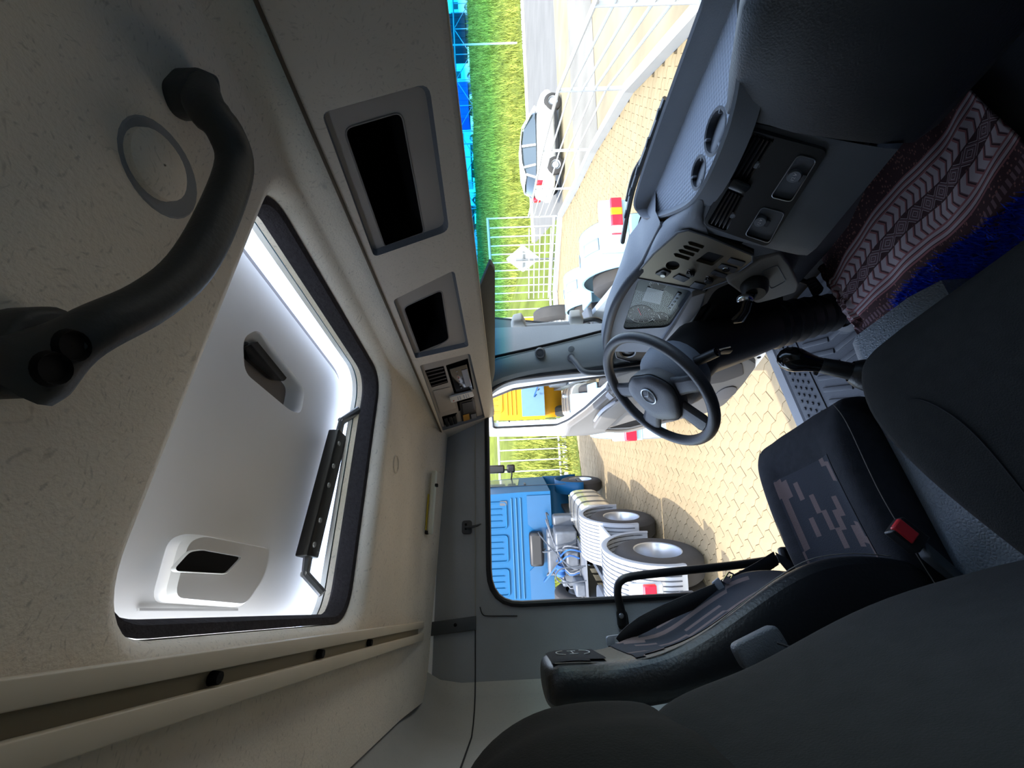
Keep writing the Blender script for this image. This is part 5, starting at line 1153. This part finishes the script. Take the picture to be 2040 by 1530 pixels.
# ---------------------------------------------------------------- wheels
TY = M('tyre', (46, 44, 43), .85, bump=.3, bscale=40, mot=.08); RM = M('rim_silver', (176, 180, 186), .3, metal=.7); RIMD = M('rim_dark', (70, 72, 76), .5)
def wheel(par, c, side, r=.52, w_=.29, deep=True, dual=False):
    """side = -1 for the outer face towards local -y"""
    ax = V((0, side, 0)); rim = r * .56
    prof = [(rim, -w_ / 2), (rim + .03, -w_ / 2 - .0), (r - .12, -w_ / 2 - .012), (r - .04, -w_ / 2 + .01), (r, -w_ / 2 + .05), (r + .004, -w_ * .25), (r + .004, w_ * .25), (r, w_ / 2 - .05), (r - .04, w_ / 2 - .01), (r - .12, w_ / 2 + .012), (rim + .03, w_ / 2), (rim, w_ / 2)]
    we_ = empty('wheel', c, local=False); we_.parent = par; we_.location = V(c) - ORG[par.name]
    add('tyre', lathe(prof, c, ax, 40), TY, we_, ang=30)
    dp_ = -.10 if deep else .02
    add('rim', lathe([(rim + .004, w_ / 2), (rim - .012, w_ / 2 - .01), (rim - .03, w_ / 2 - .05), (rim - .05, dp_), (rim - .09, dp_ - .02), (.12, dp_ + (.0 if deep else .03)), (.11, dp_ + (.07 if deep else .06)), (.0005, dp_ + (.08 if deep else .07))], c, ax, 32), RM, we_, ang=30)
    for k in range(8):
        a = k * math.pi / 4; p = V(c) + ax * (dp_ + .012) + V((math.cos(a), 0, math.sin(a))) * .16
        add('wheel_nut', lathe([(.0005, .03), (.016, .03), (.018, 0)], p, ax, 6), 'steel', we_)
    if dual: add('inner_tyre', lathe(prof, V(c) - ax * (w_ + .05), ax, 32), TY, we_, ang=30)
    return we_
def arc_pts(c, r, a0, a1, n): return [V((c[0] + r * math.cos(math.radians(a0 + (a1 - a0) * k / n)), 0, c[2] + r * math.sin(math.radians(a0 + (a1 - a0) * k / n)))) for k in range(n + 1)]
def fender(par, c, side, mat, ribs, y0=.60, y1=1.24, a0=-12, a1=192, groove='groove_grey'):
    ys = [y0 + (y1 - y0) * k / 14 for k in range(15)]
    arc = arc_pts(c, .64, a0, a1, 22); ari = arc_pts(c, .61, a0, a1, 22)
    out = [[V((p.x, side * y, p.z)) for p in arc] for y in ys]
    full = [[V((p.x, side * y1, p.z)) for p in ari]] + [out[-1]] + out[::-1][1:] + [[V((p.x, side * y0, p.z)) for p in ari]]
    fo = add('mudguard', loft(full), mat, par, ang=40)
    add('guard_lip', loft([[V((p.x, side * (y1 + .002), p.z)) for p in arc_pts(c, .645, a0, a1, 22)], [V((p.x, side * (y1 + .012), p.z)) for p in arc_pts(c, .62, a0, a1, 22)], [V((p.x, side * (y1 + .002), p.z)) for p in arc_pts(c, .575, a0, a1, 22)]]), M('guard_edge', (128, 132, 138), .5), fo, ang=40)
    if ribs:
        for k in range(1, 12):
            y = y0 + (y1 - y0) * k / 12; add('rib_groove', tube([V((p.x, side * y, p.z)) for p in arc_pts(c, .642, a0 + 6, a1 - 6, 18)], .008, 4), M('groove_grey', (70, 74, 80), .6), fo)
    return fo
def tractor(c, name, label, cabcol, low, ribbed, spare, hw=1.24, group='parked tractor trucks'):
    T = empty(name, c, label, 'truck', group, local=True, rotz=math.atan2(.428, -.904))
    FENC = M('fender_white', (160, 165, 172), .35, mot=.02) if ribbed else M('fender_blue', (142, 172, 186), .3, mot=.02)
    DK = M('chassis_dark', (58, 62, 68), .6, mot=.1); LGT = M('chassis_grey', (150, 158, 166), .5)
    for s in (-1, 1):
        add('chassis_rail', box((2.4, s * .42, .86), (7.0, .08, .26)), DK if ribbed else LGT, T, smooth=False)
        for x, rb in ((0, True), (1.62, True)):
            wheel(T, (x, s * 1.06, .52), s, dual=True)
            fender(T, (x, 0, .56), s, FENC, ribbed, y0=hw - .64, y1=hw)
        wheel(T, (5.4, s * 1.04, .52), s, deep=False)
        add('guard_bridge', box((.81, s * .92, .98), (.55, .62, .05)), FENC, T, bevel=.015)
        # tail lamp cluster
        add('lamp_board', box((-.98, s * (hw - .32), 1.0), (.06, .62, .34)), FENC, T, bevel=.02)
        tl = add('tail_lamp', box((-1.03, s * (hw - .22), .98), (.05, .42, .13)), M('lamp_red', (214, 22, 44), .25, coat=.5), T, bevel=.012)
        add('indicator', box((-1.032, s * (hw - .17), .98), (.052, .09, .132)), M('lamp_orange', (255, 122, 20), .3), tl, bevel=.01)
        add('reverse_lens', box((-1.032, s * (hw - .38), .98), (.052, .09, .132)), M('lamp_clear', (240, 226, 220), .3), tl, bevel=.01)
        if not ribbed:
            for x in (0, 1.62):
                for da__ in (66, 118):
                    p = arc_pts((x, 0, .56), .646, da__ - 13, da__ + 13, 6)
                    add('guard_pad', loft([[V((q.x, s * (hw - .36), q.z)) for q in p], [V((q.x, s * (hw - .20), q.z)) for q in p]]), M('pad_grey', (118, 124, 130), .6), T, solid=.012)
    add('rear_crossbar', box((-1.05, 0, .62), (.08, 2.3, .14)), DK, T, bevel=.01)
    add('axle', tube([(0, -.9, .52), (0, .9, .52)], .09, 10), DK, T); add('axle', tube([(1.62, -.9, .52), (1.62, .9, .52)], .09, 10), DK, T)
    add('fifth_wheel', prism(rounded([(.1, -.45, 1.06), (1.0, -.45, 1.06), (1.0, .45, 1.06), (.1, .45, 1.06)], .2, 5), (0, 0, .06)), DK, T, smooth=False, bevel=.01)
    add('catwalk', box((2.75, 0, 1.02), (.9, .8, .03)), M('tread_plate', (120, 124, 130), .4, metal=.5), T, smooth=False)
    for s in (-1, 1):
        tk_ = add('fuel_tank', loft([[V((x, s * (.85 + .36 * math.copysign(abs(math.cos(a)) ** .5, math.cos(a))), .72 + .34 * math.copysign(abs(math.sin(a)) ** .5, math.sin(a)))) for a in [k * math.pi / 12 for k in range(24)]] for x in (2.45, 3.9)], closed=True, caps=True), M('tank_alu', (222, 220, 212), .22, metal=.85), T, ang=30, bevel=.02)
        for x in (2.75, 3.2, 3.6): add('tank_strap', loft([[V((x + e, s * (.85 + .368 * math.copysign(abs(math.cos(a)) ** .5, math.cos(a))), .72 + .348 * math.copysign(abs(math.sin(a)) ** .5, math.sin(a)))) for a in [k * math.pi / 12 for k in range(24)]] for e in (-.03, .03)], closed=True), DK, tk_)
        add('filler_cap', lathe([(.0005, .04), (.05, .04), (.055, 0)], (3.4, s * .7, 1.06), (0, 0, 1), 14), 'steel', tk_)
    # clutter behind the cab
    for x, y, z, sx, sy, sz in ((3.35, -.35, 1.25, .5, .4, .45), (3.3, .25, 1.2, .55, .5, .35), (3.0, -.1, 1.18, .35, .3, .25), (3.62, .0, 1.45, .3, .9, .3), (2.6, .3, 1.12, .4, .25, .2), (3.7, -.62, 1.2, .25, .25, .5)):
        add('engine_unit', box((x, y, z), (sx, sy, sz)), M('engine_grey', (70, 74, 80), .5, mot=.25, scale=6), T, bevel=.04)
    rr2 = random.Random(11)
    for k in range(12):
        y = -.7 + k * .12; p0 = V((3.86, y, 1.3 + rr2.uniform(0, .5))); p1 = V((rr2.uniform(2.2, 3.2), rr2.uniform(-.4, .4), 1.08))
        add('hose', tube(bez([p0, p0 + V((-.2, 0, .05)), p1 + V((.1, 0, .25)), p1], 12), .016, 5), [DK, M('hose_grey', (90, 92, 96), .5), M('hose_blue', (30, 70, 120), .5)][k % 3], T)
    add('air_coil', lathe([(.08, -.1), (.11, -.05), (.08, 0), (.11, .05), (.08, .1)], (2.9, .12, 1.42), (0, 1, .2), 14), MATS['hose_blue'], T)
    add('wire_loop', tube(bez([(1.9, -.32, 1.1), (1.9, -.30, 1.5), (1.9, -.18, 1.62), (1.9, -.06, 1.5), (1.9, -.08, 1.1)], 18), .012, 5), DK, T)
    # cab
    CB = M('cab_' + name, cabcol, .5, mot=.03, spec=.2); LW_ = M('cablow_' + name, low, .4, mot=.03)
    sec = lambda z, i: [V((3.95, -1.2 + i, z)), V((5.9 - .12 * max(0, z - 2), -1.2 + i, z)), V((6.1 - .2 * max(0, z - 2), -.8, z)), V((6.1 - .2 * max(0, z - 2), .8, z)), V((5.9 - .12 * max(0, z - 2), 1.2 - i, z)), V((3.95, 1.2 - i, z))]
    zs = ((1.45, 0), (2.1, 0), (2.75, .02), (3.3, .06), (3.75, .16))
    add('cab_shell', loft([sec(*s) for s in zs], closed=True, caps=True), CB, T, ang=30)
    add('cab_lower', loft([sec(.75, .02)[1:5], sec(1.46, .0)[1:5]]), CB, T, ang=30, solid=.03)
    add('front_arch', loft([[V((q.x, s_ * 1.21, q.z)) for q in arc_pts((5.4, 0, .55), .62, 0, 180, 14)] for s_ in (-1,)] + [[V((q.x, -.9, q.z)) for q in arc_pts((5.4, 0, .55), .62, 0, 180, 14)]]), CB, T, ang=30, solid=.02)
    # pressed back wall: framed panels with ribs
    bx = 3.945
    add('back_lower', plate([(bx, -1.12, 1.45), (bx, 1.12, 1.45), (bx, 1.12, 1.98), (bx, .5, 1.98), (bx, .3, 1.75), (bx, -.3, 1.75), (bx, -.5, 1.98), (bx, -1.12, 1.98)], (), (-.02, 0, 0)), LW_, T, smooth=False)
    add('air_intake', box((bx - .10, .0, 1.82), (.22, .72, .30)), 'black_plastic', T, bevel=.06)
    for y in (-.72, .0, .72):
        q = rrect((bx - .012, y, 2.75), (0, 1, 0), (0, 0, 1), .56, .62, .07)
        add('pressed_panel', tube(q, .018, 6, closed=True), CB, T)
        for dy in (-.13, .0, .13): add('panel_rib', tube([(bx - .008, y + dy, 2.55), (bx - .008, y + dy, 2.95)], .014, 6), CB, T)
    for z in (2.12, 2.22, 2.32): add('panel_rib', tube([(bx - .008, -1.08, z), (bx - .008, 1.08, z)], .014, 6), CB, T)
    for y in (-.8, .8):
        for dy in (-.08, .08): add('panel_rib', tube([(bx - .008, y + dy, 1.62), (bx - .008, y + dy, 1.9)], .012, 6), CB, T)
    add('vent_plate', prism(rrect((bx - .01, -.98, 2.5), (0, 1, 0), (0, 0, 1), .10, .16, .02), (-.012, 0, 0)), DK, T, smooth=False)
    for s in (-1, 1):
        add('side_window', prism(rounded([(4.75, s * 1.205, 2.15), (5.65, s * 1.205, 2.1), (5.62, s * 1.195, 2.85), (4.75, s * 1.195, 2.85)], .05, 4), (0, s * .006, 0)), M('tinted_glass', (96, 110, 104), .1, spec=.8), T, smooth=False)
        add('door_line', tube([(4.68, s * 1.206, 1.0), (4.68, s * 1.206, 2.9), (5.75, s * 1.2, 2.9)], .008, 4), DK, T)
        add('door_pull', box((4.85, s * 1.22, 1.98), (.22, .03, .05)), DK, T, bevel=.01)
        add('step_box', box((5.4, s * 1.02, .55), (.9, .3, .1)), DK, T, bevel=.02)
        am = add('mirror_bracket', tube(bez([(5.75, s * 1.2, 2.3), (5.85, s * 1.42, 2.35), (5.85, s * 1.42, 3.05), (5.75, s * 1.2, 3.1)], 18), .022, 6), 'black_plastic', T)
        add('mirror_case', box((5.87, s * 1.46, 2.7), (.10, .22, .46)), 'black_plastic', am, bevel=.04); add('mirror_case', box((5.87, s * 1.46, 2.30), (.10, .22, .22)), 'black_plastic', am, bevel=.04)
    sp_w = wheel(T, spare, -1 if spare[1] < 0 else 1); sp_w.name = 'spare_wheel'
    return T
tractor((-5.26, -.52, GZ), 'blue_truck', 'blue cab tractor truck with white ribbed mudguards outside the door', (10, 70, 108), (9, 64, 100), True, (3.3, .80, 1.0))
tractor((-3.83, 3.22, GZ), 'yellow_truck', 'yellow cab tractor truck with pale blue mudguards ahead of the windscreen', (190, 132, 20), (84, 112, 134), False, (3.1, -1.0, 1.15), 1.38)
# ---------------------------------------------------------------- white hatchback on the road
cc0 = at(1115, 292, z=GZ); ca0 = math.atan2(RD.y, RD.x)
cr_ = empty('white_car', (cc0.x, cc0.y, GZ), 'small white hatchback driving along the road beyond the railing', 'car', local=True, rotz=ca0)
CW = M('car_white', (236, 236, 236), .25, spec=.6); CG = M('car_glass', (46, 56, 62), .08, spec=.8)
st_ = [(-1.72, .62, .32, .78), (-1.66, .74, .24, .98), (-1.3, .80, .2, 1.02), (-.6, .82, .18, .96), (.2, .82, .18, .94), (.8, .82, .18, .92), (1.25, .80, .2, .82), (1.6, .72, .24, .70), (1.74, .58, .30, .56)]
add('body', loft([[V((x, -w_, zb_)), V((x, -w_ * 1.0, (zb_ + zt_) / 2)), V((x, -w_ * .93, zt_)), V((x, 0, zt_ + .03)), V((x, w_ * .93, zt_)), V((x, w_, (zb_ + zt_) / 2)), V((x, w_, zb_))] for x, w_, zb_, zt_ in st_], closed=True, caps=True), CW, cr_, ang=35, sub=1)
gs_ = [(-1.60, .70, .98, 1.0), (-1.35, .66, .98, 1.34), (-.9, .64, .95, 1.43), (-.2, .63, .93, 1.45), (.3, .62, .92, 1.38), (.75, .66, .92, 1.10), (.95, .70, .90, .93)]
add('greenhouse', loft([[V((x, -w_ * 1.12, zb_)), V((x, -w_, zt_ - .06)), V((x, -w_ * .8, zt_)), V((x, w_ * .8, zt_)), V((x, w_, zt_ - .06)), V((x, w_ * 1.12, zb_))] for x, w_, zb_, zt_ in gs_], closed=True, caps=True), CG, cr_, ang=35)
add('roof', loft([[V((x, -w_ * .98, z)), V((x, 0, z + .03)), V((x, w_ * .98, z))] for x, w_, z in ((-1.42, .64, 1.31), (-.9, .64, 1.435), (-.2, .63, 1.455), (.32, .62, 1.385))]), CW, cr_, solid=.02)
for s in (-1, 1):
    for pts in ([(-1.5, .74, .98), (-1.35, .68, 1.32)], [(-.35, .735, .95), (-.35, .66, 1.42)], [(.3, .66, 1.38), (.98, .76, .92)], [(-1.05, .74, .98), (-1.1, .68, 1.38)]):
        add('window_pillar', tube([V((x, s * y, z)) for x, y, z in pts], .035, 6), CW, cr_)
    for x in (-1.12, 1.12): wheel(cr_, (x, s * .74, .30), s, r=.30, w_=.2, deep=False)
    add('tail_light', box((-1.64, s * .64, .86), (.14, .16, .28)), 'lamp_red', cr_, bevel=.03)
    add('wing_mirror', box((.72, s * .92, .98), (.1, .14, .1)), CW, cr_, bevel=.03)
    add('side_sill', box((0, s * .80, .22), (1.7, .06, .1)), 'black_plastic', cr_, bevel=.01)
add('rear_bumper', box((-1.72, 0, .46), (.1, 1.3, .22)), CW, cr_, bevel=.04)
add('number_plate', box((-1.775, 0, .62), (.02, .4, .12)), M('plate_grey', (180, 180, 176), .5), cr_, smooth=False)
# ---------------------------------------------------------------- truck park on the bank behind
TB = F0 + RN * 18.0; TZ = GZ + .12 + .285 * 16.2
pk = add('terrace', plate([V(((TB + RD * a + RN * o_).x, (TB + RD * a + RN * o_).y, TZ)) for a, o_ in ((-60, 0), (80, 0), (80, 60), (-60, 60))]), M('terrace_grey', (130, 128, 122), .9, mot=.1, scale=.3), smooth=False); pk['kind'] = 'structure'; tag(pk, 'grey parking terrace on top of the grass bank', 'terrace')
trs = empty('truss_barrier', V((TB.x, TB.y, TZ)), 'long steel truss barrier along the top of the grass bank', 'barrier')
TS = M('truss_steel', (170, 176, 182), .5, metal=.3)
def tpt(s, z): p = TB + RD * s; return V((p.x, p.y, TZ + z))
for z in (.1, 1.9): add('chord', tube([tpt(-26, z), tpt(45, z)], .09, 6), TS, trs)
add('pipe', tube([tpt(-26, -.35), tpt(45, -.35)], .28, 10), M('pipe_grey', (150, 160, 166), .6), trs)
for k in range(24):
    s = -26 + k * 3.0
    add('truss_post', tube([tpt(s, .1), tpt(s, 1.9)], .05, 5), TS, trs); add('truss_brace', tube([tpt(s, .1 if k % 2 else 1.9), tpt(s + 3.0, 1.9 if k % 2 else .1)], .045, 5), TS, trs)
wn_ = lambda a: a
bl = [(-22, 'rust-coloured lorry with tall dark box parked furthest left behind the truss', (120, 84, 70), 3.2), (-14, 'pale box lorry parked behind the truss beside the lamp post', (196, 196, 190), 3.4), (-6, 'dark blue box lorry parked behind the truss barrier', (50, 70, 120), 3.3), (2, 'grey lorry with black box parked behind the truss', (60, 62, 70), 3.1), (10, 'white lorry parked in the middle of the terrace row', (226, 228, 230), 3.0), (18, 'bright blue lorry parked towards the right of the terrace row', (48, 96, 190), 3.2), (27, 'charcoal lorry at the right end of the terrace row', (44, 46, 54), 3.4)]
for s, lab, colr, hh in bl:
    p = TB + RD * s + RN * 6.0
    q = empty('lorry', (p.x, p.y, TZ), lab, 'truck', 'lorries on the terrace', local=True, rotz=ca0)
    m_ = M('lorry_%d' % (s + 100), colr, .5)
    add('cargo_box', box((-.8, 0, .9 + hh / 2), (4.6, 2.4, hh)), m_, q, bevel=.05)
    for k in range(5): add('box_rib', box((-2.6 + k * .9, -1.22, .9 + hh / 2), (.08, .04, hh * .94)), m_, q, smooth=False)
    add('cab', loft([[V((x, -1.15, .6)), V((x, -1.15, zt_)), V((x, 1.15, zt_)), V((x, 1.15, .6))] for x, zt_ in ((1.65, 2.7), (2.9, 2.75), (3.3, 2.2), (3.4, .9))], closed=True, caps=True), M('lorry_cab', (220, 222, 224), .4), q, ang=30)
    add('cab_window', box((2.5, -1.16, 2.05), (.9, .03, .6)), CG, q, smooth=False)
    for x in (-2.2, -1.1, 2.3): add('tyre', lathe([(.25, -.15), (.48, -.15), (.5, 0), (.48, .15), (.25, .15), (.0005, .1)], (x, -1.0, .5), (0, -1, 0), 16), TY, q)
cp_ = TB + RD * (-3) + RN * 1.6
q = empty('parked_car', (cp_.x, cp_.y, TZ - .2), 'dark hatchback parked just behind the truss barrier', 'car', local=True, rotz=ca0)
add('body', loft([[V((x, -w_, .2)), V((x, -w_, zt_)), V((x, w_, zt_)), V((x, w_, .2))] for x, w_, zt_ in ((-2.0, .7, .7), (-1.8, .82, .95), (1.0, .84, .92), (1.9, .75, .75), (2.05, .6, .6))], closed=True, caps=True), M('car_pale', (180, 196, 204), .3), q, ang=40)
add('greenhouse', loft([[V((x, -w_, .9)), V((x, -w_ * .85, zt_)), V((x, w_ * .85, zt_)), V((x, w_, .9))] for x, w_, zt_ in ((-1.6, .78, .98), (-1.0, .76, 1.45), (.2, .76, 1.45), (1.0, .78, .95))], closed=True, caps=True), CG, q, ang=40)
for x in (-1.25, 1.25): add('tyre', lathe([(.18, -.1), (.31, -.1), (.32, 0), (.31, .1), (.18, .1), (.0005, .06)], (x, -.78, .31), (0, -1, 0), 16), TY, q)
